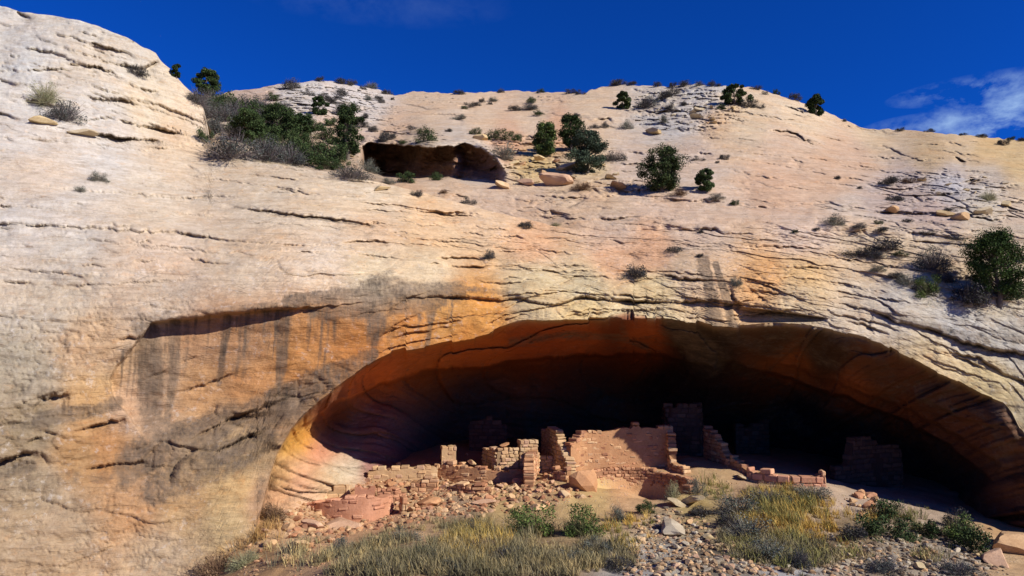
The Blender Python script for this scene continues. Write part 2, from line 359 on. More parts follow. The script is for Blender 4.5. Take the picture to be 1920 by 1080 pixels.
# traced ledges and cracks: points, recess depth (m), recovery (px below), groove half width (px)
LEDGES = [
 ([(-200, 412), (0, 418), (80, 424), (180, 428), (240, 432), (330, 436), (420, 450), (490, 455), (560, 460), (640, 460)], .30, 16, 2.2),
 ([(-200, 380), (0, 386), (60, 388), (120, 396), (200, 400)], .16, 10, 1.6),
 ([(60, 345), (150, 356), (230, 362), (330, 372), (400, 368), (470, 374)], .22, 12, 1.8),
 ([(420, 383), (480, 393), (560, 404), (650, 414), (725, 424)], .30, 18, 3.2),
 ([(515, 352), (560, 360), (615, 368)], .25, 9, 2.2), ([(0, 527), (65, 532)], .3, 9, 2.2), ([(65, 532), (140, 536), (250, 530), (330, 526), (400, 512)], .10, 8, 1.3),
 ([(640, 456), (680, 452), (730, 453)], .25, 9, 2.0), ([(740, 388), (800, 397), (850, 403), (908, 407)], .28, 12, 2.4),
 ([(740, 558), (830, 557), (880, 556), (940, 563), (974, 556), (992, 567), (1040, 571), (1090, 558), (1150, 563), (1250, 567), (1330, 565), (1380, 570), (1430, 574), (1480, 584), (1552, 599)], .42, 20, 2.6),
 ([(1036, 573), (1046, 586), (1056, 593), (1080, 590), (1150, 584), (1200, 582), (1260, 581), (1300, 586)], .22, 10, 2.0),
 ([(820, 482), (860, 485), (910, 485)], .28, 7, 2.0), ([(840, 499), (870, 502), (940, 497)], .28, 7, 2.0), ([(885, 521), (912, 528), (940, 531), (975, 527), (1016, 522)], .22, 8, 2.0), ([(925, 527), (960, 518), (980, 522)], .15, 6, 1.6),
 ([(1040, 520), (1130, 519), (1180, 528)], .18, 10, 1.8), ([(1215, 516), (1245, 518), (1290, 524), (1370, 529)], .32, 9, 2.2),
 ([(1372, 540), (1374, 558), (1392, 574)], .35, 8, 2.4), ([(1400, 536), (1418, 552), (1440, 568)], .18, 5, 1.5), ([(1395, 528), (1480, 545)], .12, 6, 1.3),
 ([(1565, 566), (1600, 574), (1635, 582), (1680, 602), (1740, 616), (1800, 640), (1860, 655), (1940, 668), (2060, 690)], .50, 22, 2.5),
 ([(1640, 585), (1634, 600), (1630, 612), (1640, 630)], .12, 5, 1.4),
 ([(1765, 662), (1800, 665), (1835, 672), (1855, 684), (1880, 700), (1920, 715), (1980, 740)], .35, 12, 2.2), ([(1850, 765), (1885, 790), (1930, 830)], .4, 14, 2.5),
 ([(1480, 500), (1530, 503), (1582, 509)], .28, 8, 2.0), ([(1400, 462), (1470, 462), (1540, 468), (1550, 476)], .22, 8, 1.8), ([(1265, 458), (1330, 462), (1380, 458)], .12, 6, 1.4),
 ([(1268, 432), (1330, 428), (1360, 437), (1412, 437)], .35, 10, 2.4), ([(1140, 446), (1170, 458)], .3, 6, 2), ([(1000, 470), (1090, 476)], .14, 6, 1.4), ([(850, 436), (930, 442), (1000, 448)], .15, 7, 1.4), ([(1010, 502), (1070, 499), (1130, 503)], .12, 6, 1.4),
 # hump on the left
 ([(150, 246), (180, 252), (230, 258), (300, 264)], .7, 14, 3.4), ([(222, 222), (250, 232), (290, 242), (338, 250)], .6, 14, 3.0), ([(-100, 195), (0, 212), (50, 224)], .45, 12, 2.8), ([(20, 176), (60, 190), (150, 206)], .3, 10, 2.2),
 ([(110, 215), (150, 228), (215, 220)], .25, 10, 2), ([(120, 118), (160, 122), (200, 130), (230, 145)], .35, 12, 2), ([(150, 180), (200, 186), (280, 198)], .3, 9, 2), ([(240, 155), (270, 168), (298, 171)], .35, 9, 2.2), ([(225, 122), (270, 128), (296, 112)], .5, 12, 3),
 ([(0, 72), (50, 90), (100, 100), (160, 120)], .3, 12, 2), ([(30, 22), (60, 35)], .3, 8, 2), ([(0, 118), (60, 132), (130, 130), (190, 138)], .2, 10, 1.8), ([(165, 78), (200, 90), (250, 102)], .25, 9, 1.8), ([(210, 268), (300, 280), (370, 272)], .2, 10, 1.6), ([(0, 262), (80, 262), (160, 272)], .15, 10, 1.5),
 # lower left wall
 ([(60, 778), (66, 760), (80, 748), (130, 738)], .5, 24, 2.5), ([(130, 812), (190, 794), (236, 786)], .35, 14, 2.2), ([(-80, 880), (0, 866), (40, 852), (70, 846)], .6, 22, 3), ([(150, 884), (200, 872), (280, 866)], .3, 14, 2.2), ([(50, 830), (78, 818)], .4, 10, 2.2),
 ([(240, 722), (300, 700), (345, 678), (380, 664)], .10, 6, 1.2), ([(310, 742), (380, 722), (440, 700), (480, 688)], .14, 8, 1.6), ([(340, 832), (420, 790), (500, 760), (560, 740)], .3, 14, 2), ([(380, 860), (440, 830), (510, 800)], .3, 12, 2), ([(640, 596), (720, 582), (800, 576)], .08, 8, 1.2), ([(735, 612), (800, 606), (870, 594), (950, 588), (1020, 574)], -.12, 12, 1.2), ([(218, 635), (262, 633)], .3, 5, 2),
 # far hill
 ([(1438, 243), (1475, 247), (1500, 254), (1520, 268), (1560, 272)], .5, 10, 2), ([(1468, 199), (1500, 207), (1515, 213)], .5, 8, 1.8), ([(1650, 268), (1690, 290), (1720, 300), (1745, 298)], .5, 10, 2), ([(1370, 318), (1400, 325), (1435, 326)], .35, 8, 2), ([(1580, 286), (1660, 296), (1720, 304)], .3, 8, 1.5),
 ([(1790, 296), (1810, 300)], .8, 6, 2.5), ([(1565, 335), (1600, 334), (1650, 345)], .35, 8, 1.8), ([(1650, 400), (1700, 398), (1745, 402)], .3, 8, 2), ([(1740, 404), (1800, 402), (1860, 412), (1905, 405)], .6, 9, 2.4), ([(1755, 363), (1800, 362)], .35, 8, 1.8), ([(1800, 340), (1850, 336)], .6, 8, 2), ([(1560, 388), (1600, 392), (1690, 388)], .3, 8, 1.6), ([(1860, 352), (1910, 346)], .4, 8, 2),
 ([(1420, 386), (1440, 391)], .35, 6, 1.6), ([(1100, 225), (1140, 222), (1150, 232)], .5, 8, 2), ([(900, 320), (940, 315), (1000, 305)], .5, 8, 2), ([(1120, 355), (1090, 380), (1060, 392)], .2, 10, 1.5), ([(1030, 392), (1045, 403), (1068, 405)], .25, 8, 1.6), ([(1000, 372), (990, 385)], .25, 8, 1.6), ([(1120, 398), (1125, 408), (1150, 412), (1200, 406)], .22, 8, 1.6), ([(960, 372), (985, 378), (1035, 372)], .2, 8, 1.6), ([(1220, 372), (1330, 378), (1420, 386)], .25, 10, 1.6), ([(850, 222), (870, 228)], .4, 6, 1.8), ([(1000, 212), (1060, 216), (1110, 222)], .3, 8, 1.6),
]
def near(p, x0, x1, y0, y1): return x0 <= p[0] <= x1 and y0 <= p[1] <= y1
# smaller random cracks that follow the bedding
for k in range(560):
    x, y = RNG.uniform(-150, 2050), RNG.uniform(20, 760)
    if y < 160 and x > 380: continue
    if x > 480 and y > 545 and x < 1900: continue
    if x < 330: sl = .12 + (.22 if y < 230 else 0) if y < 560 else -.35
    elif x < 900: sl = .10
    elif x < 1350: sl = .03
    else: sl = .16
    if x < 900 and y > 500: continue
    far = 380 < x < 1050 and y < 340 or y < 330 and x > 380
    if x < 330 and y > 560 and RNG.random() < .5: continue
    n = RNG.randint(3, 5); L = RNG.uniform(8, 34) * (0.55 if far else 1) * (RNG.uniform(2, 4.5) if RNG.random() < .45 else 1)
    pts = []
    for j in range(n):
        pts.append((x + L * j, y + sl * L * j + RNG.uniform(-3.5, 3.5) * (0.6 if far else 1)))
    LEDGES.append((pts, RNG.uniform(.05, .20) * (1.8 if far else 1), RNG.uniform(5, 9), RNG.uniform(.9, 1.5)))

# broken layers just above the lip
_la = np.array(LIP, float)
for off, rec in ((9, .22), (20, .26), (34, .22), (50, .18), (70, .16)):
    x = 690 + RNG.uniform(0, 60)
    while x < 1930:
        L = RNG.uniform(60, 190)
        xs_ = np.arange(x, min(x + L, 1940), 22)
        if len(xs_) > 2: LEDGES.append(([(float(a), float(np.interp(a, _la[:, 0], _la[:, 1]) - off * (1 + .25 * math.sin(a / 60 + off)) - .12 * off * (a - x) / 60 + RNG.uniform(-2, 2))) for a in xs_], rec * RNG.uniform(.5, 1.2), RNG.uniform(6, 11), RNG.uniform(1.0, 1.8)))
        x += L + RNG.uniform(10, 120)
# desert varnish and other dark stains: polyline, half width at start, half width at end, strength
STAINS = [
 ([(276, 625), (284, 700), (285, 800)], 22, 22, 1.0), ([(330, 606), (326, 700), (312, 800)], 12, 8, .95), ([(350, 606), (350, 640), (345, 700)], 8, 5, .5), ([(428, 600), (420, 650), (410, 720)], 13, 5, .98), ([(470, 600), (462, 650), (440, 690)], 12, 8, .6), ([(500, 590), (500, 640)], 16, 10, .5),
 ([(530, 590), (528, 680), (520, 760)], 15, 6, 1.0), ([(470, 660), (450, 720)], 6, 5, .5), ([(590, 580), (594, 640)], 10, 5, .55), ([(628, 560), (628, 640)], 10, 3, .7), ([(652, 560), (650, 600)], 14, 8, .6), ([(705, 540), (705, 600), (700, 640)], 32, 14, 1.0), ([(760, 550), (765, 590)], 20, 8, .75), ([(805, 560), (808, 590), (802, 650)], 12, 5, 1.0), ([(735, 600), (730, 650)], 18, 6, .4),
 ([(540, 566), (600, 558), (700, 552), (780, 548), (850, 548)], 15, 20, 1.0), ([(590, 585), (680, 582), (760, 575), (830, 565)], 18, 14, .9), ([(850, 542), (920, 545), (990, 556)], 8, 5, .5),
 ([(360, 585), (420, 580), (520, 570)], 5, 9, .5), ([(240, 596), (300, 588), (360, 580)], 8, 6, .4),
 ([(240, 872), (360, 822), (480, 765), (560, 728), (640, 692), (700, 664)], 40, 13, .95), ([(480, 790), (560, 745), (640, 706), (700, 675)], 28, 7, .8), ([(290, 915), (400, 860), (500, 815)], 40, 22, .75), ([(240, 880), (280, 850)], 24, 18, .6), ([(430, 880), (500, 840)], 20, 10, .6), ([(640, 700), (700, 680), (760, 655), (850, 645)], 8, 3, .45),
 ([(75, 790), (130, 775), (180, 770), (220, 752)], 20, 14, .85), ([(80, 740), (110, 735)], 16, 12, .5), ([(0, 885), (60, 872)], 18, 12, .7), ([(125, 640), (120, 700)], 10, 9, .5), ([(30, 740), (90, 700), (120, 690)], 20, 18, .3), ([(0, 920), (100, 900), (200, 890)], 18, 14, .35), ([(490, 900), (478, 960)], 10, 8, .45), ([(170, 900), (260, 885)], 10, 8, .5), ([(-100, 820), (0, 800), (50, 800)], 20, 14, .35), ([(0, 700), (40, 690), (90, 660)], 12, 14, .25),
 ([(440, 388), (560, 406), (700, 424)], 3, 5, .55), ([(420, 458), (520, 466)], 3, 3, .3), ([(630, 430), (690, 420)], 5, 3, .3),
 ([(1318, 490), (1328, 530), (1342, 604)], 12, 17, 1.5), ([(1342, 496), (1362, 560), (1374, 608)], 7, 11, 1.35), ([(1306, 490), (1312, 530)], 3, 4, .45),
 ([(1392, 590), (1440, 585), (1500, 592), (1545, 598)], 8, 3, .7), ([(1660, 590), (1720, 606), (1780, 625), (1850, 640)], 8, 12, .6), ([(1790, 600), (1850, 625), (1940, 640)], 10, 14, .45), ([(1850, 650), (1940, 690)], 14, 12, .4), ([(1520, 620), (1600, 625), (1640, 636)], 5, 5, .35), ([(1830, 700), (1880, 735)], 8, 8, .3), ([(1880, 785), (1930, 820)], 10, 12, .5),
 ([(1640, 275), (1700, 300), (1760, 312)], 6, 8, .3), ([(1470, 278), (1560, 290), (1620, 320)], 8, 8, .18), ([(1500, 295), (1600, 305)], 8, 6, .15),
]
for k in range(70):
    x = RNG.uniform(225, 850); y0 = float(np.interp(x, [225, 285, 400, 560, 700, 850], [660, 606, 592, 572, 548, 548])) + RNG.uniform(-4, 14)
    L = RNG.uniform(18, 120) * (1 if x < 640 else .6); hw = RNG.uniform(1.5, 6)
    STAINS.append(([(x, y0), (x - .03 * L, y0 + .5 * L), (x - .09 * L, y0 + L)], hw, hw * .5, RNG.uniform(.35, .8)))
for k in range(60):
    x = RNG.uniform(230, 700); y0 = float(np.interp(x, [230, 360, 480, 640, 700], [850, 800, 745, 675, 652])) + RNG.uniform(-6, 40); L = RNG.uniform(14, 60)
    STAINS.append(([(x, y0), (x - .25 * L, y0 + L)], RNG.uniform(2, 7), 2, RNG.uniform(.3, .7)))
TINT1 = [(100, 60, (208, 198, 180)), (20, 100, (205, 200, 188)), (200, 90, (210, 198, 176)), (280, 200, (220, 200, 166)), (340, 230, (222, 196, 160)), (200, 240, (212, 202, 186)), (60, 240, (214, 205, 190)), (80, 330, (214, 194, 168)), (100, 400, (212, 198, 178)), (30, 450, (210, 198, 180)),
 (300, 480, (220, 194, 164)), (300, 400, (220, 200, 170)), (100, 560, (200, 184, 158)), (100, 490, (208, 196, 176)), (50, 700, (176, 162, 136)), (300, 555, (204, 180, 150)), (450, 480, (222, 196, 160)), (600, 490, (226, 200, 166)), (600, 380, (222, 196, 158)), (500, 340, (216, 194, 160)), (700, 370, (226, 202, 164)), (800, 430, (234, 194, 142)), (700, 440, (226, 192, 150)),
 (1000, 470, (236, 184, 134)), (1150, 480, (232, 180, 132)), (1220, 478, (228, 176, 130)), (900, 385, (232, 196, 150)), (1150, 440, (222, 188, 154)), (800, 500, (226, 198, 152)), (700, 500, (226, 202, 160)), (1100, 540, (222, 198, 146)), (1000, 520, (224, 198, 144)), (1000, 545, (218, 192, 140)), (1300, 500, (224, 190, 146)), (1220, 545, (220, 196, 142)), (1200, 575, (222, 200, 150)), (1100, 585, (228, 196, 132)),
 (1500, 520, (230, 190, 128)), (1440, 520, (232, 180, 118)), (1600, 600, (216, 196, 164)), (1500, 560, (222, 194, 146)), (1700, 560, (206, 192, 168)), (1800, 610, (196, 188, 172)), (1880, 550, (212, 194, 158)), (1750, 680, (220, 196, 146)), (1850, 720, (208, 184, 128)), (1900, 640, (190, 180, 160)), (1650, 480, (226, 196, 152)), (1800, 480, (216, 190, 152)), (1500, 440, (224, 196, 168)), (1300, 440, (222, 192, 160)),
 (600, 620, (198, 140, 84)), (680, 650, (202, 136, 74)), (850, 600, (208, 154, 88)), (900, 580, (226, 162, 86)), (880, 625, (206, 138, 66)), (760, 630, (202, 142, 80)), (450, 640, (188, 142, 98)), (380, 640, (190, 146, 104)), (380, 720, (206, 158, 106)), (480, 720, (206, 152, 98)), (300, 700, (190, 156, 118)), (560, 680, (200, 142, 84)),
 (170, 660, (210, 174, 130)), (180, 740, (212, 170, 114)), (60, 800, (160, 140, 108)), (150, 850, (188, 146, 96)), (200, 850, (190, 140, 90)), (240, 760, (206, 168, 130)), (350, 950, (206, 168, 116)), (420, 960, (214, 182, 126)), (440, 920, (214, 178, 120)), (250, 950, (204, 158, 110)), (100, 1000, (196, 168, 130)), (60, 920, (178, 154, 118)), (300, 1050, (208, 176, 134)), (450, 850, (172, 142, 100)), (540, 760, (150, 120, 88)), (490, 940, (190, 150, 110))]
TINT2 = [(420, 270, (196, 176, 146)), (520, 290, (190, 172, 140)), (620, 300, (186, 160, 130)), (480, 200, (206, 178, 152)), (560, 180, (206, 198, 186)), (650, 190, (208, 200, 190)), (700, 200, (212, 200, 184)), (640, 240, (222, 186, 152)), (740, 240, (226, 190, 150)), (800, 200, (224, 192, 152)), (900, 230, (224, 192, 152)), (1000, 220, (222, 192, 154)), (950, 265, (226, 176, 134)), (1050, 240, (226, 176, 132)), (1100, 200, (224, 194, 154)),
 (1250, 190, (214, 200, 176)), (1320, 180, (206, 198, 182)), (1300, 215, (204, 196, 182)), (1340, 232, (222, 184, 136)), (1250, 240, (200, 192, 178)), (1400, 220, (222, 194, 152)), (1500, 220, (226, 200, 160)), (1480, 270, (216, 184, 150)), (1600, 290, (214, 178, 142)), (1550, 330, (220, 180, 140)), (1450, 350, (222, 180, 140)), (1300, 300, (216, 190, 162)), (1250, 290, (214, 190, 160)), (1180, 310, (214, 188, 160)),
 (1100, 350, (218, 184, 146)), (1000, 360, (218, 184, 148)), (950, 390, (218, 186, 152)), (1250, 390, (220, 186, 152)), (1350, 410, (222, 192, 160)), (1000, 320, (212, 182, 118)), (1100, 320, (208, 184, 134)), (900, 300, (206, 190, 168)), (860, 260, (206, 188, 164)), (780, 280, (200, 178, 144)), (760, 345, (216, 180, 140)), (820, 360, (218, 184, 144)), (720, 330, (180, 156, 124)),
 (1700, 350, (196, 176, 160)), (1780, 340, (192, 184, 178)), (1850, 330, (200, 188, 170)), (1850, 290, (216, 180, 118)), (1750, 290, (204, 172, 122)), (1800, 270, (214, 184, 136)), (1900, 300, (210, 178, 120)), (1650, 380, (198, 176, 158)), (1850, 400, (206, 190, 162)), (1600, 410, (222, 200, 172)), (1750, 420, (206, 178, 158)), (1900, 420, (210, 184, 152)), (1640, 250, (220, 192, 148)), (2100, 350, (208, 184, 150))]
ALB = 0.74

def stain_field(lst, u, v, wx, wz):
    out = np.zeros(u.shape)
    wob = fbm(wx, wz, wx * 0, .9, 3, 91)
    for pts, h0, h1, k in lst:
        xs = [p[0] for p in pts]; ys = [p[1] for p in pts]; m = max(h0, h1) * 2.2 + 6
        sel = (u > min(xs) - m) & (u < max(xs) + m) & (v > min(ys) - m) & (v < max(ys) + m)
        if not sel.any(): continue
        d, _, al = polydist(pts, u[sel], v[sel])
        hw = (h0 + (h1 - h0) * al) * (1 + .55 * wob[sel])
        kk = k * (1 - .30 * al) if pts[-1][1] - pts[0][1] > 35 and abs(pts[-1][0] - pts[0][0]) < 45 else k
        out[sel] = np.maximum(out[sel], kk * (1 - sstep(.35, 1.45, d / np.maximum(hw, .5))))
    return out

def ledge_field(u, v, D):
    dd = np.zeros(u.shape); crack = np.zeros(u.shape)
    for pts, rec, rcv, gw in LEDGES:
        # give each traced line a rough edge
        xs = [p[0] for p in pts]; ys = [p[1] for p in pts]; m = rcv * 3 + 6
        sel = (u > min(xs) - m) & (u < max(xs) + m) & (v > min(ys) - m) & (v < max(ys) + m)
        if not sel.any(): continue
        uu, vv = u[sel], v[sel]
        jag = 2.2 * vnoise(uu / 11.0, vv / 60.0, uu * 0, 5) + 1.2 * vnoise(uu / 3.7, vv / 60.0, uu * 0, 6)
        d, s, al = polydist(pts, uu, vv + jag)
        end = np.sin(np.pi * np.clip(al, .0, 1)) ** .6
        inside = ((al > 0.0005) & (al < .9995)) * end
        wvar = np.clip(.78 + .45 * vnoise(uu / 37.0, vv / 80., uu * 0, 7), .2, 1.1)
        below = np.clip(s, 0, None); above = np.clip(-s, 0, None)
        dd[sel] += inside * wvar * np.where(s >= 0, rec * np.exp(-below / rcv) * sstep(0, 2.2, s + .2), -.28 * rec * np.exp(-above / (rcv * .8)))
        g = np.exp(-(d / gw) ** 2) * inside * wvar
        dd[sel] += g * .22 * min(1, abs(rec) * 3.5)
        crack[sel] = np.maximum(crack[sel], g)
    return dd, crack

def blocky(u, v, x, z, boxes):
    """broken-ledge ground: per-block offsets with grooves between the blocks"""
    w = np.zeros(u.shape)
    for cx, cy, rx, ry, k in boxes:
        w = np.maximum(w, k * (1 - sstep(.6, 1.15, np.hypot((u - cx) / rx, (v - cy) / ry))))
    dd = np.zeros(u.shape); gr = np.zeros(u.shape)
    m = w > .01
    X, Z = x[m] + .35 * vnoise(x[m], z[m], x[m] * 0, 33), z[m] + .22 * vnoise(x[m] * 1.3, z[m] * 1.3, x[m] * 0, 34)
    for sx, sz, amp, sd in ((1.9, .8, .55, 41), (.8, .34, .25, 42)):
        e, cv = cells(X / sx, Z / sz, sd)
        dd[m] += w[m] * amp * (cv - .5) + w[m] * amp * .7 * np.exp(-(e / .09) ** 2)
        gr[m] = np.maximum(gr[m], w[m] * np.exp(-(e / .07) ** 2) * (.8 if sx > 1 else .45))
    return dd, gr

BLK = [(600, 185, 130, 45, 1), (700, 210, 60, 40, .5), (1290, 205, 130, 52, 1), (1760, 355, 150, 42, .85), (1860, 390, 110, 30, 1), (1000, 300, 150, 55, 1), (760, 255, 90, 22, .7), (560, 260, 160, 60, .5), (1700, 420, 200, 34, .45), (1100, 385, 240, 40, .3), (120, 130, 170, 60, .25), (900, 185, 240, 16, .35), (1160, 350, 80, 22, .8), (320, 860, 90, 46, .45), (450, 795, 90, 40, .45), (580, 735, 90, 30, .4), (80, 800, 110, 90, .3), (1850, 640, 130, 50, .22)]

def plates(x, z, tilt, seed, scale=1.0):
    """thin flaking sandstone layers: long low cells, each set a little forward or back"""
    h = z - tilt * x
    w1 = .5 * fbm(x, h, x * 0, 2.6, 3, seed); w2 = .16 * fbm(x, h, x * 0, .7, 3, seed + 3)
    dd = 0; ed = 0
    for sx, sz, amp in ((3.6, .62, .13), (1.5, .24, .055), (.6, .12, .022)):
        e, cv = cells((x + w1) / (sx * scale), (h + w1 * .35 + w2 * min(1, sz * 2)) / (sz * scale), seed + int(sx * 10))
        dd = dd + amp * (cv - .5) * 2 + amp * .35 * np.exp(-(e / .06) ** 2)
        ed = np.maximum(ed, np.exp(-(e / .05) ** 2) * min(1, amp * 9))
    return dd, ed

def finish_cols(name, u, v, D, tints, stains, blk=True, radius=90):
    ax, az = rays_np(u, v)
    x, y, z = ax * D, D, CAMZ + az * D
    return x, y, z

u = np.arange(-260, 2181, 2.4)
# near block: skyline of the hump / brow line down to the lip
n1 = 430
t = np.linspace(0, 1, n1)[:, None]
lipj = 4.0 * fbm(u, u * 0, u * 0, 70.0, 6, 3, .6)
_st = 0 * u; _x = u[0]
while _x < u[-1]:
    _w = RNG.uniform(9, 46); _m = (u >= _x) & (u < _x + _w); _st[_m] = RNG.uniform(-4.5, 4.5) + RNG.uniform(-.12, .12) * (u[_m] - _x); _x += _w
lipj = lipj + _st * (1 - .6 * sstep(1350, 1500, u))
top, lip = interp(TOP, u) + 1.2 * vnoise(u / 14.0, u * 0, u * 0, 8), interp(LIP, u) + lipj
U1 = np.broadcast_to(u, (n1, len(u))).copy(); _k = np.exp(-(np.arange(-60, 61) / 24.0) ** 2); _k /= _k.sum()
top_s = np.convolve(np.pad(top, 60, mode='edge'), _k, 'valid')
V1 = top_s + (lip - top_s) * t + (top - top_s) * (1 - t) ** 7
Dn = D1(U1, V1)
# far block: skyline down to the brow line
n2 = 210
skyl = np.minimum(interp(SKY, u) + 1.5 * vnoise(u / 9.0, u * 0, u * 0, 9) + 2.0 * vnoise(u / 31.0, u * 0, u * 0, 10), np.maximum(top, -999))
skyl = np.where(top < interp(SKY, u), top - .01, skyl)
t2 = np.linspace(0, 1, n2)[:, None]
U2 = np.broadcast_to(u, (n2, len(u))).copy(); V2 = skyl + (top - skyl) * t2
Df = D2(U2, V2)
joint = sstep(1020, 1090, u)                      # right of here near and far rock are one slope
Dtop = Dn[0]
wj = np.clip(1 - (V2 - top) / -40.0, 0, 1)
Df = Df * (1 - joint * wj) + Dtop * joint * wj
Df = np.maximum(Df, Dtop)
hump = 1 - sstep(360, 368, u)                      # behind the hump the rock simply rolls over
Df = Df * (1 - hump) + (Dtop + .5) * hump
# overhanging hollow in the gully
hol_top = interp([(676, 275), (690, 268), (720, 268), (780, 275), (850, 276), (870, 268), (890, 272), (910, 285), (930, 300), (948, 325), (955, 340)], U2)
hol_bot = interp([(676, 312), (720, 330), (780, 334), (840, 334), (870, 338), (955, 345)], U2)
edge = sstep(672, 690, U2) * (1 - sstep(930, 952, U2))
hj = 9 * fbm(U2, U2 * 0, U2 * 0, 26.0, 5, 12, .65)
hin = sstep(-1, 1.5, V2 - hol_top - hj) * edge * (1 - sstep(-3, 6, V2 - hol_bot))
back = D2(u, hol_top[0]) + 5.0 + 1.2 * fbm(U2 / 22, V2 / 14, U2 * 0, 1, 3, 17)
back = back - 3.6 * sstep(815, 872, U2 + .5 * (V2 - 300)) + 1.6 * sstep(885, 935, U2) - 3.0 * sstep(310, 340, V2) * sstep(850, 900, U2)
Df = Df * (1 - hin) + np.maximum(back, Df + .3) * hin
Df -= np.exp(-((V2 - hol_top + 8) / 9) ** 2) * edge * 1.0
# scar of a fallen slab on the left wall: sharp upper and left edge
scx = interp([(560, 330), (605, 284), (650, 250), (690, 216), (715, 204), (745, 211), (775, 236), (808, 262), (830, 275)], V1)
sctop = interp([(200, 640), (285, 606), (330, 600), (400, 592), (450, 586), (520, 580), (600, 574), (700, 566), (800, 558)], U1)
scar = sstep(-1, 3, U1 - scx - 2 * vnoise(V1 / 12, U1 * 0, U1 * 0, 13)) * sstep(-1, 2, V1 - sctop - 2 * vnoise(U1 / 14, U1 * 0, U1 * 0, 14)) * (1 - sstep(300, 760, U1)) * (1 - sstep(760, 835, V1))
Dn = Dn + .72 * scar
brow = np.exp(-((V1 - sctop + 9) / 9) ** 2) * sstep(280, 330, U1) * (1 - sstep(520, 640, U1))
Dn = Dn - .18 * brow
# dark lens above the lip
lens = np.clip(1 - ((U1 - 1462) / 88) ** 2, 0, 1) ** .6
ltop = 574 + (U1 - 1385) * .13; lbot = 604 - (U1 - 1385) * .02
Dn = Dn + .75 * lens * sstep(0, 2, V1 - ltop) * (1 - sstep(0, 4, V1 - lbot))

Uc, Vc = np.vstack([U2, U1]), np.vstack([V2, V1])
Dc = np.vstack([Df, Dn])
ax, az = rays_np(Uc, Vc)
x, y, z = ax * Dc, Dc, CAMZ + az * Dc
big = fbm(x, y, z, 5.0, 4, 21); mid = fbm(x * .6, y, z * 1.6, 1.3, 4, 22)
fade_top = np.vstack([sstep(0, 10, V2 - skyl), np.ones_like(V1)])
near_l = np.vstack([np.full_like(V2, 1.0), np.clip(.25 + (lip - V1) / 60, .25, 1)])
bedh = z * 1.0 - x * .11 + 1.1 * fbm(x, y, z, 3.4, 3, 23)
saw = (bedh / .55) % 1.0
bmask = sstep(-.1, .35, fbm(x, y, z, 4.2, 3, 24))
saw2 = ((bedh + .3 * mid) / .19) % 1.0
dsp = .55 * big + .20 * mid * near_l + (.035 * (sstep(0, .82, saw) - sstep(.86, 1, saw)) + .016 * (sstep(0, .8, saw2) - sstep(.85, 1, saw2))) * bmask
dsp *= np.clip(Dc / 32, .6, 1.6)
lf, crack = ledge_field(Uc, Vc, Dc)
bf, groove = blocky(Uc, Vc, x, z, BLK)
tl = np.where(Uc < 360, .10, np.where(Uc < 1350, -.05, -.14)) * 1.0
tl = -.12 + .10 * np.cos((Uc - 300) / 500.0)
pd, pe = plates(x, z * 1.0 + y * .12, tl, 77)
pm = .35 + .75 * sstep(-.25, .3, fbm(x, y, z, 3.8, 3, 25))
smooth_scar = np.vstack([np.zeros_like(V2), scar])
panel = np.vstack([np.zeros_like(V2), sstep(215, 300, U1) * (1 - sstep(820, 920, U1)) * sstep(0, 14, V1 - sctop) * (1 - sstep(-8, 22, V1 - np.interp(U1, [215, 360, 480, 560, 640, 760, 900], [840, 800, 745, 705, 672, 645, 628])))])
cream = np.vstack([np.zeros_like(V2) + .25, .45 * sstep(250, 320, V1) * (1 - sstep(540, 600, V1)) * (1 - sstep(760, 980, U1))])
pm = .66 * pm * (1 - .70 * np.maximum(smooth_scar, panel)) * (1 - cream)
pd = pd * pm * np.clip(Dc / 30, .7, 1.8)
rid = np.abs(fbm(x, y, z * 1.7, .55, 4, 26, .6))
pd = pd + (.07 * np.exp(-(rid / .05) ** 2) * pm) + .035 * fbm(x, y, z * 1.5, .42, 3, 27)
Dc = Dc + pd * (.2 + .8 * fade_top) + dsp * (.3 + .7 * fade_top) + lf * np.clip(Dc / 28, .7, 2.2) + bf * np.clip(Dc / 45, .7, 1.6) * fade_top
tint = np.vstack([shepard(TINT2, U2, V2, 60), shepard(TINT1, U1, V1, 60)])
tf = np.clip(.5 + (V2 - top + 20) / 40.0, 0, 1) * joint * .9
tint[:n2] = tint[:n2] * (1 - tf[..., None]) + shepard(TINT1, U2, V2, 60) * tf[..., None]
lowl = np.vstack([np.zeros_like(V2), sstep(560, 760, V1) * (1 - sstep(420, 560, U1))])
tint = tint * (1 - .10 * lowl * (1 - .6 * smooth_scar))[..., None]
lum = tint @ np.array([.3, .55, .15]); sat = (tint.max(-1) - tint.min(-1)) / np.maximum(tint.max(-1), 1e-3)
de = (.13 * (1 - sstep(.62, .85, sat)))[..., None]
tint = tint * (1 - de) + lum[..., None] * np.array([1.04, 1.0, .93]) * de
stain_shade = stain_field(STAINS, Uc, Vc, x, z)
shade_hollow = np.vstack([hin * (.55 + .4 * fbm(U2 / 14, V2 / 90, U2 * 0, 1, 3, 15)) * (1 - sstep(860, 880, U2) * .45), np.zeros_like(V1)])  # shade of the hollow, painted dark through the same mask as the stains
stain_shade = np.maximum(stain_shade, np.clip(shade_hollow, 0, .9))
stain_shade = np.maximum(stain_shade, np.clip(.75 * crack + .55 * groove + .38 * pe * pm * sstep(-.1, .3, fbm(x, y, z, 2.2, 3, 28)), 0, .8))
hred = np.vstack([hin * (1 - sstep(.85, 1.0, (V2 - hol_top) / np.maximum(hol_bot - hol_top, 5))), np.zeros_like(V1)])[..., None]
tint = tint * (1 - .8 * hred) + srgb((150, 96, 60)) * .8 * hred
ax, az = rays_np(Uc, Vc)
x, y, z = ax * Dc, Dc, CAMZ + az * Dc
CLX, CLY, CLZ = x, y, z
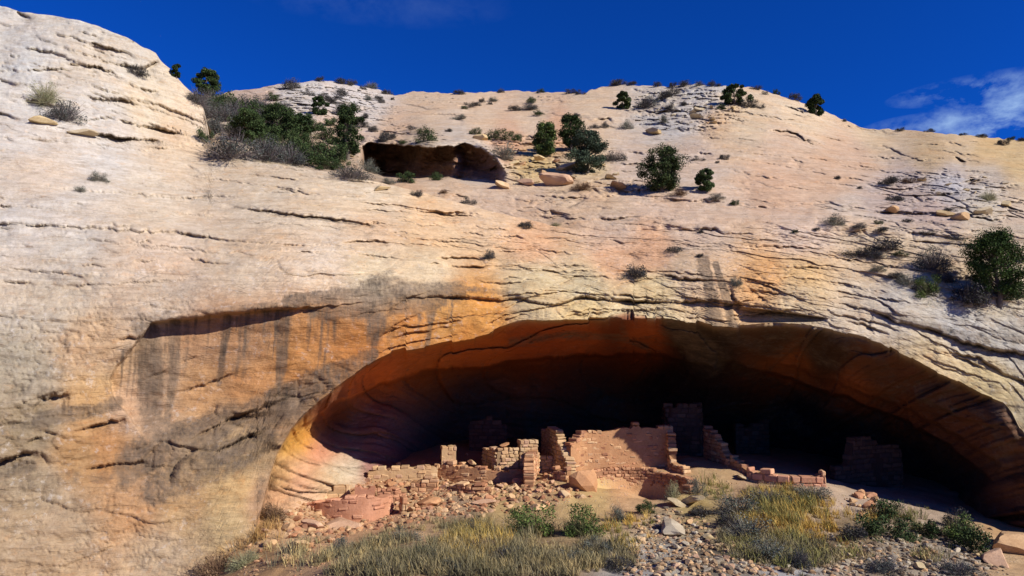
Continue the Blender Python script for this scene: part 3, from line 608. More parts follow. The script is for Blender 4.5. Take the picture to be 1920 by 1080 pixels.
# the far side of the dome, out of sight behind the skyline
nb = 12
k = np.arange(nb, 0, -1)[:, None]
bx = x[0] + (x[0] * .012) * k * 1.6; by = y[0] + 1.6 * k; bz = z[0] - .05 * k ** 1.7
X, Y, Z = np.vstack([bx, x]), np.vstack([by, y]), np.vstack([bz, z])
pad = lambda a: np.concatenate([np.repeat(a[:1], nb, 0), a], 0)
cliff = grid_mesh('cliff', X, Y, Z, pad(tint) * ALB, {'stain_shade': pad(stain_shade), 'rough': pad(stain_shade) * 0}, M_cliff, flip=False)
tag(cliff, kind='structure')
LIPD = Dc[-1]; LIPV = lip

def surf(px, py):
    """point of the rock face seen at this pixel (nearest grid row of that column)"""
    j = int(np.clip(round((px + 260) / 2.4), 0, len(u) - 1))
    i = int(np.argmin(np.abs(Vc[:, j] - py)))
    return Vector((CLX[i, j], CLY[i, j], CLZ[i, j]))

# ------------------------------------------------------------------ the cave under the lip
ui_m = (u >= 428) & (u <= 2032)
ui = u[ui_m]; lv = LIPV[ui_m]; ld = LIPD[ui_m]
n3 = 230
t3 = (np.linspace(0, 1, n3)[:, None]) ** 1.25
bot = interp([(428, 1125), (480, 1060), (560, 1010), (700, 960), (1500, 960), (1750, 1010), (1900, 1080), (2032, 1330)], ui)
bot = np.maximum(bot, lv + 2)
U3 = np.broadcast_to(ui, (n3, len(ui))).copy(); V3 = lv + (bot - lv) * t3
DI = TPS([(500, 930, 24.2), (520, 870, 24.2), (520, 1010, 23.6), (560, 828, 26.5), (560, 880, 26.2), (560, 960, 25.5), (600, 840, 28.4), (640, 880, 28.7), (665, 862, 30.2), (650, 950, 28.4), (720, 900, 30.5),
          (545, 805, 24.7), (600, 752, 25.4), (620, 790, 30.2), (700, 678, 26.2), (700, 712, 29.8), (720, 790, 31.5), (800, 645, 26.8), (800, 685, 30.5), (800, 780, 35), (800, 870, 36),
          (940, 612, 27.2), (950, 645, 30), (950, 690, 35), (1000, 760, 38.5), (1000, 870, 40), (1150, 592, 27.6), (1180, 625, 30.3), (1180, 660, 34.5), (1200, 720, 39.5), (1250, 850, 41),
          (1300, 603, 28.2), (1350, 645, 30.3), (1400, 690, 33), (1450, 740, 37), (1450, 860, 40), (1500, 610, 27.8), (1550, 665, 29.0), (1600, 720, 30.4), (1620, 780, 33.5), (1600, 870, 37),
          (1700, 665, 27.4), (1720, 730, 28.6), (1760, 810, 30), (1760, 900, 33), (1860, 745, 26.9), (1860, 820, 27.2), (1860, 900, 28.3), (1850, 990, 28.5), (1950, 900, 26.0), (1960, 1000, 25.9), (2010, 1100, 25.4)])
Di = DI(U3, V3)
dl = V3 - lv
Di = np.maximum(Di, ld + .0 * Di)
wl_ = np.exp(-dl / 9.0)
Di = Di * (1 - wl_) + (ld + dl * .035) * wl_
x, y, z = [a for a in (rays_np(U3, V3)[0] * Di, Di, CAMZ + rays_np(U3, V3)[1] * Di)]
pd3, pe3 = plates(x * .8, z * 1.0 + y * .35, 0.0, 87, 1.5)
amp = sstep(0, 40, dl)
Di = Di + sstep(0, 8, dl) * pd3 * 2.2
Di = Di + amp * (.55 * fbm(x, y, z, 4.5, 4, 51) + .12 * fbm(x, y, z, 1.0, 4, 52))
# exfoliation shells: stepped ribs that follow the arch
for pts, rec, w in (([(560, 800), (620, 760), (700, 722), (800, 694), (950, 676), (1080, 664), (1180, 662), (1260, 668), (1340, 690)], 3.0, 40),
                    ([(920, 640), (1000, 622), (1090, 620), (1200, 632)], .35, 12),
                    ([(1345, 668), (1420, 690), (1500, 715), (1600, 748), (1700, 790), (1790, 840), (1860, 900)], 2.6, 34),
                    ([(1440, 672), (1520, 700), (1600, 725), (1700, 765), (1800, 815), (1880, 870)], .9, 18),
                    ([(1390, 655), (1450, 680), (1560, 700), (1680, 745), (1760, 775)], .3, 12), ([(1700, 740), (1800, 780), (1890, 800)], .3, 12)):
    jag = 5 * vnoise(U3 / 30, V3 / 30, U3 * 0, 53) + 2 * vnoise(U3 / 8, V3 / 30, U3 * 0, 54)
    d, s, al = polydist(pts, U3, V3 + jag)
    ins = ((al > .001) & (al < .999)) * np.sin(np.pi * al) ** .5
    Di = Di + ins * np.where(s > 0, rec * sstep(0, 6, s) * np.exp(-s / (w * 4)), -.25 * rec * np.exp(s / w))
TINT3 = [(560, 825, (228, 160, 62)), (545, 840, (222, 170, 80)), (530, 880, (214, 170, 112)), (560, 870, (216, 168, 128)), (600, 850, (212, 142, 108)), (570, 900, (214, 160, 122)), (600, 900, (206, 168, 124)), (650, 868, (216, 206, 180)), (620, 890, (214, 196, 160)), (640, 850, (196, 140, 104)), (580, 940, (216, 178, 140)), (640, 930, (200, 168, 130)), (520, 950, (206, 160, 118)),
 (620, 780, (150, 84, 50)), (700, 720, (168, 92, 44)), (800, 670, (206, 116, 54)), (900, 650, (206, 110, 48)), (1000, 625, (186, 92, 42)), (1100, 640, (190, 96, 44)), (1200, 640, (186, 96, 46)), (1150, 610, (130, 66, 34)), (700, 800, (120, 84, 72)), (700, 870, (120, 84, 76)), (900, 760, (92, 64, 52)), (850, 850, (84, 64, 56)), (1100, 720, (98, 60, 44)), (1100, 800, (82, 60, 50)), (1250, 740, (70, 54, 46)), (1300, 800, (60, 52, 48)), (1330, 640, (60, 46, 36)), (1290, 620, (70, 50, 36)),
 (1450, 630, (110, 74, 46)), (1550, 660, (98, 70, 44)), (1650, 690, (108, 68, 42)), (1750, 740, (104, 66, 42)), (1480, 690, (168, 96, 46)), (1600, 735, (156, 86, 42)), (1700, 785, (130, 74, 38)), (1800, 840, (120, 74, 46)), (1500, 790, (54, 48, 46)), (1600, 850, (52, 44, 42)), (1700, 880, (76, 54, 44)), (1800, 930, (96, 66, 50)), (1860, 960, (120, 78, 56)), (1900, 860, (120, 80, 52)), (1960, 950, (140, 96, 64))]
tint3 = shepard([(a, b, tuple(min(255, v * (1.35 if b > 690 and a < 1180 and a > 690 else (.80 if a > 1400 and b < 680 else 1))) for v in c)) for a, b, c in TINT3], U3, V3, 60)  # back-left tint raised in place of bounced light, right ceiling lowered
ST3 = [([(1270, 605), (1300, 640), (1330, 680)], 30, 34, .8), ([(960, 640), (1050, 628), (1160, 632), (1210, 650)], 10, 8, .6), ([(1360, 620), (1420, 650), (1460, 665)], 18, 14, .5), ([(1480, 625), (1520, 660), (1570, 690)], 14, 12, .45), ([(1580, 640), (1600, 700)], 16, 8, .4), ([(1640, 660), (1680, 720)], 18, 10, .4), ([(1780, 730), (1850, 780)], 18, 16, .5), ([(1860, 760), (1900, 810)], 14, 18, .6),
       ([(1000, 720), (1010, 860)], 20, 20, .5), ([(900, 740), (880, 860)], 20, 16, .4), ([(1120, 740), (1120, 860)], 24, 20, .45), ([(700, 870), (780, 850), (860, 830)], 14, 20, .4), ([(1700, 800), (1720, 900)], 24, 20, .35), ([(1760, 830), (1790, 950)], 14, 12, .3), ([(1640, 790), (1650, 900)], 24, 20, .5), ([(1380, 690), (1500, 740), (1620, 790)], 14, 12, .5)]
ax, az = rays_np(U3, V3)
stain3 = stain_field(ST3, U3, V3, ax * Di, CAMZ + az * Di)
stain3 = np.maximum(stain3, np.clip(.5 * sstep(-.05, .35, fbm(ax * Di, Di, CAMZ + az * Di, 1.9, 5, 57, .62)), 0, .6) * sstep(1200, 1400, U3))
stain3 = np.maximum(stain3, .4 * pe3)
# continue the outer colour a little way round the lip
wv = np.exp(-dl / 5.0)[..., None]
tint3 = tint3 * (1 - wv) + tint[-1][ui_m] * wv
stain3 = np.maximum(stain3, np.exp(-dl / 5.0) * stain_shade[-1][ui_m])
cave = grid_mesh('cave', ax * Di, Di, CAMZ + az * Di, tint3 * ALB, {'stain_shade': stain3, 'rough': stain3 * 0}, M_cave)
tag(cave, kind='structure')
CVX, CVY, CVZ = ax * Di, Di, CAMZ + az * Di
# ------------------------------------------------------------------ the ground
GP = [(0, 1200, 19.8), (300, 1150, 20.5), (350, 1120, 20.3), (440, 1050, 21.6), (490, 975, 23.6), (540, 1035, 20.6), (600, 1080, 17.6), (960, 1080, 16.8), (1200, 1080, 16.6), (1500, 1080, 16.8), (1850, 1080, 18.4), (2050, 1080, 19.5),
      (540, 965, 24.6), (600, 985, 24.8), (720, 995, 24.2), (620, 1020, 21.2), (700, 952, 27.3), (800, 965, 25.6), (850, 938, 27.6), (700, 905, 30), (800, 908, 30), (880, 908, 30.1), (960, 945, 26.9), (1000, 910, 29.0), (1080, 918, 28.4),
      (960, 1010, 20.8), (1200, 1010, 20.8), (1190, 945, 26.8), (1120, 930, 27.6), (1300, 905, 29.0), (1360, 885, 30.0), (1420, 908, 28.6), (1545, 914, 28.0), (1450, 960, 24.4), (1350, 1010, 20.8), (1550, 1010, 21.2), (1620, 937, 27.2),
      (1700, 952, 26.9), (1750, 968, 26.4), (1830, 992, 25.3), (1700, 1010, 22.4), (1850, 1030, 22.6), (1950, 1030, 24)]
gw = [tuple(P(a, b, d)) for a, b, d in GP]
gw += [(-8, 34, .5), (0, 36, .45), (6, 38, .45), (12, 37, .3), (16, 33, -.4), (20, 29, -1.2), (-12, 26, -.4), (-18, 21, -2.6), (-8, 8, -2.0), (0, 8, -1.5), (10, 8, -1.5), (-15, 2, -3), (0, 2, -3.2), (15, 2, -3), (25, 12, -2), (-25, 10, -1.5), (-30, 30, 1), (32, 30, -.5), (0, 60, 1), (-40, 60, 1), (40, 60, 0)]
class TPS2(TPS):
    def __init__(s, pts):
        a = np.array(pts, float); s.o = 10.0
        b = a.copy(); b[:, 2] = np.exp(b[:, 2] / s.o); b[:, :2] *= 25
        TPS.__init__(s, b, 2e-4)
    def h(s, x, y): return np.log(s(np.asarray(x, float) * 25, np.asarray(y, float) * 25)) * s.o
GT = TPS2(gw)
KIVA = P(1193, 893, 29.0); KIVA_R = 2.05
def ground_h(x, y, detail=True):
    x = np.asarray(x, float); y = np.asarray(y, float)
    h = GT.h(x, y)
    h = np.where(y < -6, h.clip(-12, 2), h)
    far = sstep(45, 70, np.hypot(x, y))
    h = h * (1 - far) - 3.0 * far
    if detail:
        h = h + .16 * fbm(x, y, x * 0, 2.2, 4, 61) + .05 * fbm(x, y, x * 0, .5, 4, 62)
    r = np.hypot(x - KIVA.x, y - KIVA.y)
    pit = 1 - sstep(KIVA_R - .12, KIVA_R + .1, r)
    floor = -.55 - .20 * (x - KIVA.x) - .05 * (y - KIVA.y) + .04 * fbm(x, y, x * 0, .8, 3, 63)
    bench = .22 * np.exp(-(((x - KIVA.x + .5) / 1.1) ** 2 + ((y - KIVA.y - .6) / .9) ** 2) * 2)
    front = 1 - sstep(-.2, 1.0, KIVA.y - y - .9)      # the kiva's front has slumped open
    h = h * (1 - pit * front) + (floor + bench) * pit * front
    return h
def axis(lo, a, b, hi, fine, n):
    e0 = lo + (a - lo) * (1 - np.linspace(1, 0, n) ** 1.0) ; e0 = a - (a - lo) * np.linspace(1, 0, n) ** 2.2
    e1 = b + (hi - b) * np.linspace(0, 1, n) ** 2.2
    return np.concatenate([e0[:-1], np.arange(a, b, fine), e1])
gx = axis(-400, -13, 20, 400, .075, 60); gy = axis(-300, 13.5, 33, 120, .075, 50)
GX, GY = np.meshgrid(gx, gy)
GH = ground_h(GX, GY)
def project(x, y, z):
    q = np.stack([x, y, z - CAMZ], -1)
    fw = np.array([0, math.cos(PITCH), math.sin(PITCH)]); up = np.array([0, -math.sin(PITCH), math.cos(PITCH)])
    d = np.maximum(q @ fw, 1e-3)
    return CX + FPX * x / d, CY - FPX * (q @ up) / d
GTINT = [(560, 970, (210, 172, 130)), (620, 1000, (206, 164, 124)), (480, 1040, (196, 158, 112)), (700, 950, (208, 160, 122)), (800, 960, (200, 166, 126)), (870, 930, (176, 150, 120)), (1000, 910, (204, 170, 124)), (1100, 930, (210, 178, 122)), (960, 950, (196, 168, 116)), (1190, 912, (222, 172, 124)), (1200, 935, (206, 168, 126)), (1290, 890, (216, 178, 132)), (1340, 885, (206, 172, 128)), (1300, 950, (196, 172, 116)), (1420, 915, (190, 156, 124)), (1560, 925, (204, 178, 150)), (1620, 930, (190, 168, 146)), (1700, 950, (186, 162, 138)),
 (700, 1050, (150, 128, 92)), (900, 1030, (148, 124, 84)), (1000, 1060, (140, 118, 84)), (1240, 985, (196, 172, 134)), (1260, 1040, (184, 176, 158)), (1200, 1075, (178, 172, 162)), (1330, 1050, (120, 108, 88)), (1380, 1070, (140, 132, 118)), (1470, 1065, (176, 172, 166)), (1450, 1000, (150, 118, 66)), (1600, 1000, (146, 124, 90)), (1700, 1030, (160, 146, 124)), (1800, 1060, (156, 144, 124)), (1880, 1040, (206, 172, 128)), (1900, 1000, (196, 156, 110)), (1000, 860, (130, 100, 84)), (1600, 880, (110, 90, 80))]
gpx, gpy = project(GX, np.maximum(GY, 6), GH)
gt = shepard(GTINT, np.clip(gpx, 300, 2000), np.clip(gpy, 840, 1090), 45)
def ground_material():
    t = NT('dusty_ground')
    tint = t.attr('tint', 'Color'); iso = t.coords((1, 1, 1))
    mid = t.noise(iso, 1.6, 6, .65); fine = t.noise(iso, 11, 6, .7); peb = t.vor(iso, 9.0); pebc = t.vor(iso, 9.0, 'F1', 'Color'); peb2 = t.vor(iso, 22.0); 
    c = t.mix(t.ramp(mid, .38, .66, 0, .6), tint, (.78, .72, .66), 'MULTIPLY')
    c = t.mix(t.ramp(fine, .5, .75, 0, .5), c, (.62, .58, .52), 'MULTIPLY')
    pm = t.math('MULTIPLY', t.ramp(peb, .34, .24), t.ramp(t.noise(iso, .9, 4), .45, .62), True)
    pc = t.mix(.55, t.mix(.8, pebc, (.42, .36, .28)), c)
    c = t.mix(t.math('MULTIPLY', pm, .8), c, pc)
    h = t.math('ADD', t.math('MULTIPLY', mid, .6), t.math('MULTIPLY', fine, .35))
    h = t.math('ADD', h, t.math('MULTIPLY', pm, .5)); h = t.math('ADD', h, t.math('MULTIPLY', t.ramp(peb2, .4, .1), .15))
    return t.done(c, t.bump(h, .6, .09))
M_ground = ground_material()
ground = grid_mesh('ground', GX, GY, GH, gt * ALB * .98, {'stain_shade': gt[..., 0] * 0}, M_ground)
tag(ground, kind='structure')
def gz(x, y): return float(ground_h(np.array([x]), np.array([y]))[0])
def on_ground(px, py):
    """where the line of sight through this pixel meets the ground"""
    r = ray(px, py); lo = None
    ds = np.arange(8, 44, .1)
    xs, zs = r.x / r.y * ds, CAMZ + r.z / r.y * ds
    g = ground_h(xs, ds)
    b = np.nonzero(zs < g)[0]
    i = b[0] if len(b) else len(ds) - 1
    return Vector((xs[i], ds[i], float(g[i])))
# ------------------------------------------------------------------ masonry and rocks
def stone_material(name, rough_scale=7.0):
    t = NT(name)
    tint = t.attr('tint', 'Color'); iso = t.coords((1, 1, 1))
    mid = t.noise(iso, 2.2, 6, .65); fine = t.noise(iso, 13, 6, .7)
    c = t.mix(t.ramp(mid, .38, .64, 0, .6), tint, (.76, .68, .62), 'MULTIPLY')
    c = t.mix(t.ramp(mid, .46, .32, 0, .5), c, (1.12, 1.1, 1.08), 'MULTIPLY')
    c = t.mix(t.ramp(fine, .5, .72, 0, .55), c, (.62, .55, .50), 'MULTIPLY')
    h = t.math('ADD', t.math('MULTIPLY', mid, .5), t.math('MULTIPLY', fine, .4))
    return t.done(c, t.bump(h, .6, .07))
M_stone = stone_material('sandstone_blocks')

def raw_mesh(name, verts, faces, tints, mat, smooth=False):
    """verts (n,3), faces (m,k) all of one size, tints per vertex (linear)"""
    verts = np.asarray(verts, np.float32); faces = np.asarray(faces, np.int32)
    me = bpy.data.meshes.new(name)
    me.vertices.add(len(verts)); me.vertices.foreach_set('co', verts.ravel())
    me.loops.add(faces.size); me.loops.foreach_set('vertex_index', faces.ravel())
    me.polygons.add(len(faces)); me.polygons.foreach_set('loop_start', np.arange(0, faces.size, faces.shape[1], dtype=np.int32))
    me.polygons.foreach_set('use_smooth', np.full(len(faces), smooth))
    me.update(calc_edges=True)
    a = me.attributes.new('tint', 'FLOAT_COLOR', 'POINT')
    tints = np.broadcast_to(np.asarray(tints, np.float32), (len(verts), 3))
    a.data.foreach_set('color', np.concatenate([tints, np.ones((len(verts), 1), np.float32)], 1).ravel())
    me.materials.append(mat)
    return me
def link(name, me, parent=None, loc=None):
    o = bpy.data.objects.new(name, me); col.objects.link(o)
    if parent: o.parent = parent
    if loc is not None: o.location = loc
    return o

BOXF = np.array([[0, 3, 2, 1], [4, 5, 6, 7], [0, 1, 5, 4], [1, 2, 6, 5], [2, 3, 7, 6], [3, 0, 4, 7]])
# a block with chamfered edges: 24 vertices
def cham_block(l, w, h, c, r):
    v = []; 
    for sx in (-1, 1):
        for sy in (-1, 1):
            for sz in (-1, 1):
                j = [r.uniform(-.022, .022) for _ in range(3)]
                x, y, z = sx * l / 2 + j[0], sy * w / 2 + j[1], sz * h / 2 + j[2]
                v += [(x - sx * c, y - sy * c, z), (x - sx * c, y, z - sz * c), (x, y - sy * c, z - sz * c)]
    return v
def idx(sx, sy, sz): return 3 * ((sx > 0) * 4 + (sy > 0) * 2 + (sz > 0))
CHF = []
for s in (-1, 1):
    a = [(-1, -1), (1, -1), (1, 1), (-1, 1)]
    q = [idx(x, y, s) for x, y in a]; CHF.append(q if s > 0 else q[::-1])
    q = [idx(x, s, z) + 1 for x, z in a]; CHF.append(q[::-1] if s > 0 else q)
    q = [idx(s, y, z) + 2 for y, z in a]; CHF.append(q if s > 0 else q[::-1])
for sx in (-1, 1):
    for sy in (-1, 1):
        CHF.append([idx(sx, sy, -1) + 1, idx(sx, sy, 1) + 1, idx(sx, sy, 1) + 2, idx(sx, sy, -1) + 2])
        CHF.append([idx(sx, -1, sy) + 0, idx(sx, 1, sy) + 0, idx(sx, 1, sy) + 2, idx(sx, -1, sy) + 2])
        CHF.append([idx(-1, sx, sy) + 0, idx(1, sx, sy) + 0, idx(1, sx, sy) + 1, idx(-1, sx, sy) + 1])
for sx in (-1, 1):
    for sy in (-1, 1):
        for sz in (-1, 1):
            k = idx(sx, sy, sz); CHF.append([k, k + 1, k + 2, k + 2])
CHF4 = np.array(CHF[:18]); CHF3 = np.array([c[:3] for c in CHF[18:]])

RED = [(206, 156, 112), (214, 166, 122), (196, 142, 104), (218, 176, 130), (186, 138, 106), (208, 154, 114), (222, 184, 140), (200, 160, 122), (176, 126, 94)]
TAN = [(216, 180, 134), (206, 168, 124), (222, 190, 146), (196, 160, 120), (210, 172, 138)]
DIM = [(118, 88, 72), (108, 80, 66), (126, 94, 76), (100, 76, 66)]  # darker stone for walls deep in the cave, their shade put into the colour

def wall(name, label, pts, thick=.34, course=.15, slen=(.2, .42), pal=RED, plaster=0.0, down=.5, ragged=.10, group=None, seed=0, gap=.018, skip=None, world_pts=None, cat='wall', smooth=False):
    """a ruined masonry wall: mortar core with a skin of separate jittered stones; pts = (px, py at base, py at top, depth)"""
    r = random.Random(seed + 100)
    if world_pts is None:
        bp = [P(a, b, d) for a, b, t_, d in pts]; tz = [P(a, t_, d).z for a, b, t_, d in pts]
    else:
        bp = [Vector(p[:3]) for p in world_pts]; tz = [p[3] for p in world_pts]
    if smooth:      # round off a traced curve
        q = [(p.x, p.y, p.z, t_) for p, t_ in zip(bp, tz)]; A_ = np.array(q); ss = np.linspace(0, len(A_) - 1, len(A_) * 6)
        for _ in range(1):
            i0 = np.clip(ss.astype(int), 0, len(A_) - 2); f_ = (ss - i0)[:, None]
            m0 = A_[np.clip(i0 - 1, 0, None)]; a0 = A_[i0]; a1 = A_[i0 + 1]; m1 = A_[np.clip(i0 + 2, None, len(A_) - 1)]
            A_ = .5 * (2 * a0 + (a1 - m0) * f_ + (2 * m0 - 5 * a0 + 4 * a1 - m1) * f_ ** 2 + (3 * a0 - m0 - 3 * a1 + m1) * f_ ** 3)
        bp = [Vector(v[:3]) for v in A_]; tz = [float(v[3]) for v in A_]
    xy = np.array([(p.x, p.y) for p in bp]); bz = np.array([p.z for p in bp]) - down
    seg = np.hypot(*(xy[1:] - xy[:-1]).T); S = np.concatenate([[0], np.cumsum(seg)]); L = S[-1]
    org = Vector((float(xy[:, 0].mean()), float(xy[:, 1].mean()), float((bz + down).mean())))
    f = lambda s: (np.interp(s, S, xy[:, 0]), np.interp(s, S, xy[:, 1]), np.interp(s, S, bz), np.interp(s, S, tz))
    def fr(s):
        e = .04
        a, b = f(max(s - e, 0)), f(min(s + e, L))
        d = Vector((b[0] - a[0], b[1] - a[1], 0)).normalized()
        return d, Vector((-d.y, d.x, 0))
    V, F4, F3, T = [], [], [], []
    z0 = float(bz.min()); zt = max(tz) + .1
    row = 0; zc = z0
    rag = [r.uniform(-1, 1) for _ in range(400)]
    while zc < zt:
        ch = course * r.uniform(.78, 1.25); s = -r.uniform(0, slen[0])
        while s < L:
            sl = r.uniform(*slen) * (1.3 if r.random() < .12 else 1)
            s0, s1 = max(s, 0), min(s + sl, L); s += sl
            if s1 - s0 < .07: continue
            sm = (s0 + s1) / 2
            X, Y, B, Tt = f(sm)
            if zc + ch < B - .1 or zc + ch * .6 > Tt + ragged * rag[int(sm / .3) % 400]: continue
            if skip and skip(sm / L, zc + ch / 2): continue
            if plaster and r.random() < plaster: continue
            d, nrm = fr(sm)
            blk = cham_block(s1 - s0 - gap, thick + r.uniform(-.045, .055), ch - gap, min(.028, ch * .2), r)
            n = len(V)
            rot = r.uniform(-.03, .03)
            for (bx_, by_, bz_) in blk:
                p = Vector((X, Y, 0)) + d * (bx_ - by_ * rot) + nrm * by_
                V.append((p.x - org.x, p.y - org.y, zc + ch / 2 + bz_ - org.z))
            F4.append(CHF4 + n); F3.append(CHF3 + n)
            c = srgb(r.choice(pal)) * r.uniform(.66, .92)
            T += [tuple(c)] * 24
        zc += ch; row += 1
    # mortar core
    ns = max(8, int(L / .12)); cv, ct = [], []
    ins = .03 if not plaster else (.004 if plaster < .5 else -.012)
    for k_ in range(ns + 1):
        s = L * k_ / ns; X, Y, B, Tt = f(s); d, nrm = fr(s)
        top = max(Tt - .10 + .06 * rag[int(s / .3) % 400] + .03 * r.uniform(-1, 1), B + .05)
        for sd in (-1, 1):
            w = sd * (thick / 2 - ins)
            e = .03 if k_ == 0 else (-.03 if k_ == ns else 0)
            q = Vector((X, Y, 0)) + nrm * w + d * e
            cv += [(q.x - org.x, q.y - org.y, B - org.z), (q.x - org.x + r.uniform(-.015, .015), q.y - org.y, top - org.z)]
    cf = []
    for k_ in range(ns):
        a = k_ * 4; b = a + 4
        cf += [[a, b, b + 1, a + 1], [a + 2, a + 3, b + 3, b + 2], [a + 1, b + 1, b + 3, a + 3]]
    cf += [[0, 1, 3, 2], [ns * 4, ns * 4 + 2, ns * 4 + 3, ns * 4 + 1]]
    cc = srgb(pal[0]) * (.74 if plaster else .50)
    core = link(name, raw_mesh(name, cv, cf, cc, M_stone), loc=org)
    tag(core, label, cat, group, 'thing')
    if V:
        F4 = np.vstack(F4); F3 = np.vstack(F3)
        allf = np.vstack([F4, np.concatenate([F3, F3[:, 2:]], 1)])
        me = bpy.data.meshes.new('stonework')
        me.from_pydata(V, [], [list(q) for q in F4] + [list(q) for q in F3])
        a = me.attributes.new('tint', 'FLOAT_COLOR', 'POINT')
        a.data.foreach_set('color', np.concatenate([np.array(T, np.float32), np.ones((len(T), 1), np.float32)], 1).ravel())
        me.materials.append(M_stone)
        st = link('stonework', me); st.parent = core
    return core

wall('ruin_wall', 'tall back wall behind the round kiva, sunlit at its left end and shaded at right', [(1064, 880, 834, 30.5), (1076, 880, 820, 30.7), (1086, 876, 812, 31.0), (1112, 874, 806, 31.3), (1180, 872, 797, 31.6), (1262, 874, 795, 31.8)], .4, .14, (.14, .34), seed=1, plaster=.42, smooth=True, ragged=.2)
kw = []
for k in range(27):
    a = math.radians(206 - k * (206 + 42) / 26)
    zt = .44 - .13 * max(0, math.cos(a)) - .10 * max(0, -math.sin(a)) - (.32 if k < 2 else 0)
    kw.append((KIVA.x + (KIVA_R + .17) * math.cos(a), KIVA.y + (KIVA_R + .17) * math.sin(a), -.25, zt))
wall('kiva_wall', 'curved inner wall of the round kiva, small even brown courses', None, .34, .115, (.13, .30), pal=[(200, 150, 112), (190, 140, 104), (208, 160, 120), (178, 130, 98)], seed=2, world_pts=kw, ragged=.02, down=.8)
wall('ruin_wall', 'stepped cross wall running back from the right rim of the kiva, one sunlit stub', [(1290, 892, 884, 30.2), (1276, 886, 872, 30.6), (1262, 884, 862, 31.0), (1261, 884, 812, 31.2), (1252, 876, 802, 32.4)], .36, .15, (.15, .34), seed=3)
wall('ruin_wall', 'shaded wall descending towards the front with a sunlit sloping top edge', [(1434, 912, 898, 28.9), (1418, 906, 884, 29.5), (1392, 896, 866, 30.4), (1368, 888, 852, 31.2), (1356, 880, 826, 31.8), (1342, 872, 808, 32.4), (1326, 868, 800, 33.4)], .36, .15, (.16, .36), seed=4)
wall('ruin_wall', 'low sunlit wall of large square pink blocks at the right end of the ruin', [(1404, 908, 880, 29.4), (1440, 914, 882, 28.8), (1470, 918, 893, 28.5), (1484, 918, 888, 28.4), (1547, 914, 886, 28.3)], .42, .22, (.28, .52), pal=[(222, 168, 132), (228, 182, 140), (214, 156, 122), (220, 164, 130)], seed=5, ragged=.05, gap=.03)
wall('ruin_wall', 'corner of a small room, left of the taller square wall stub', [(910, 880, 842, 32.2), (934, 888, 839, 30.7), (971, 892, 836, 30.9)], .36, .15, (.16, .36), pal=TAN, seed=6, ragged=.04)
wall('ruin_wall', 'taller square wall stub with a sunlit face and level top', [(972, 892, 825, 31.0), (1007, 892, 824, 31.2)], .5, .16, (.18, .36), pal=TAN, seed=7, ragged=.02)
wall('ruin_wall', 'long plastered terrace wall under the square pier, crossed by a slanting shadow', [(818, 905, 869, 30.9), (860, 908, 868, 30.5), (905, 910, 872, 30.2), (940, 912, 878, 30.1), (990, 910, 880, 30.3)], .36, .15, (.16, .36), seed=8, plaster=.25, ragged=.08)
wall('ruin_wall', 'lower terrace wall of thin flat courses above the loose slabs', [(845, 934, 905, 28.9), (870, 934, 902, 28.6), (892, 936, 906, 28.4), (925, 938, 918, 28.3)], .4, .12, (.18, .42), seed=9)
wall('ruin_wall', 'projecting wall end that throws a slanting shadow on the terrace wall', [(992, 918, 872, 28.7), (992, 912, 852, 29.3), (998, 905, 846, 30.4), (1004, 900, 846, 31.2)], .42, .15, (.16, .34), seed=10, ragged=.16)
wall('ruin_wall', 'low tan wall between the square stub and the broken spire', [(1004, 892, 858, 31.3), (1030, 892, 859, 31.3), (1052, 890, 855, 31.4)], .34, .15, (.18, .4), pal=TAN, seed=11, ragged=.05)
wall('ruin_wall', 'thin broken spire of masonry, the tallest remnant, leaning left', [(1072, 896, 868, 29.9), (1064, 892, 850, 30.4), (1056, 888, 832, 30.8), (1048, 884, 812, 31.3), (1043, 880, 801, 31.8), (1034, 872, 803, 33.2), (1022, 868, 806, 35)], .40, .14, (.16, .34), pal=TAN, seed=12, ragged=.14)
wall('ruin_pier', 'square pier standing alone on the terrace with shaded left side', [(826, 880, 835, 31.0), (855, 880, 834, 31.1)], .75, .16, (.2, .4), pal=TAN, seed=13, ragged=.01, plaster=.35, cat='pier')
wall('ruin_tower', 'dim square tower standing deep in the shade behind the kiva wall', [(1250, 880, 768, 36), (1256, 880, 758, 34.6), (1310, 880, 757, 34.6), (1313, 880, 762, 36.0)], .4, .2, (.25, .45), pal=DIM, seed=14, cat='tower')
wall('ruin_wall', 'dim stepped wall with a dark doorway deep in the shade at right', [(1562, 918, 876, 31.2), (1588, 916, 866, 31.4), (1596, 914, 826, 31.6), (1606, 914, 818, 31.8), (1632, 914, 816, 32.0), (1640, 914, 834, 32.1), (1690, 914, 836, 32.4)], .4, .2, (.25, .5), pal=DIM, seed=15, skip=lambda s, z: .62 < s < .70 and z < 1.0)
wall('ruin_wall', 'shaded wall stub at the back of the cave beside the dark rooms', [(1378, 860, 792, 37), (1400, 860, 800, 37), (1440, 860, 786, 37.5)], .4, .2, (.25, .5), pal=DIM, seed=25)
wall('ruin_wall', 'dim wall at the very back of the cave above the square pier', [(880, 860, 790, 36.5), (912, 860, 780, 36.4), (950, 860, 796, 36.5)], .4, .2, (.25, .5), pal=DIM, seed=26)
wall('ruin_wall', 'smooth curved pink retaining wall at the left front of the ruin', [(556, 968, 956, 27.6), (570, 975, 948, 26.8), (600, 985, 938, 26.1), (640, 988, 930, 25.8), (680, 990, 926, 25.8), (712, 990, 925, 26.1), (728, 990, 927, 26.8)], .4, .12, (.2, .4), pal=[(216, 158, 122), (222, 166, 130), (208, 150, 116)], plaster=.4, seed=16, ragged=.05, smooth=True)
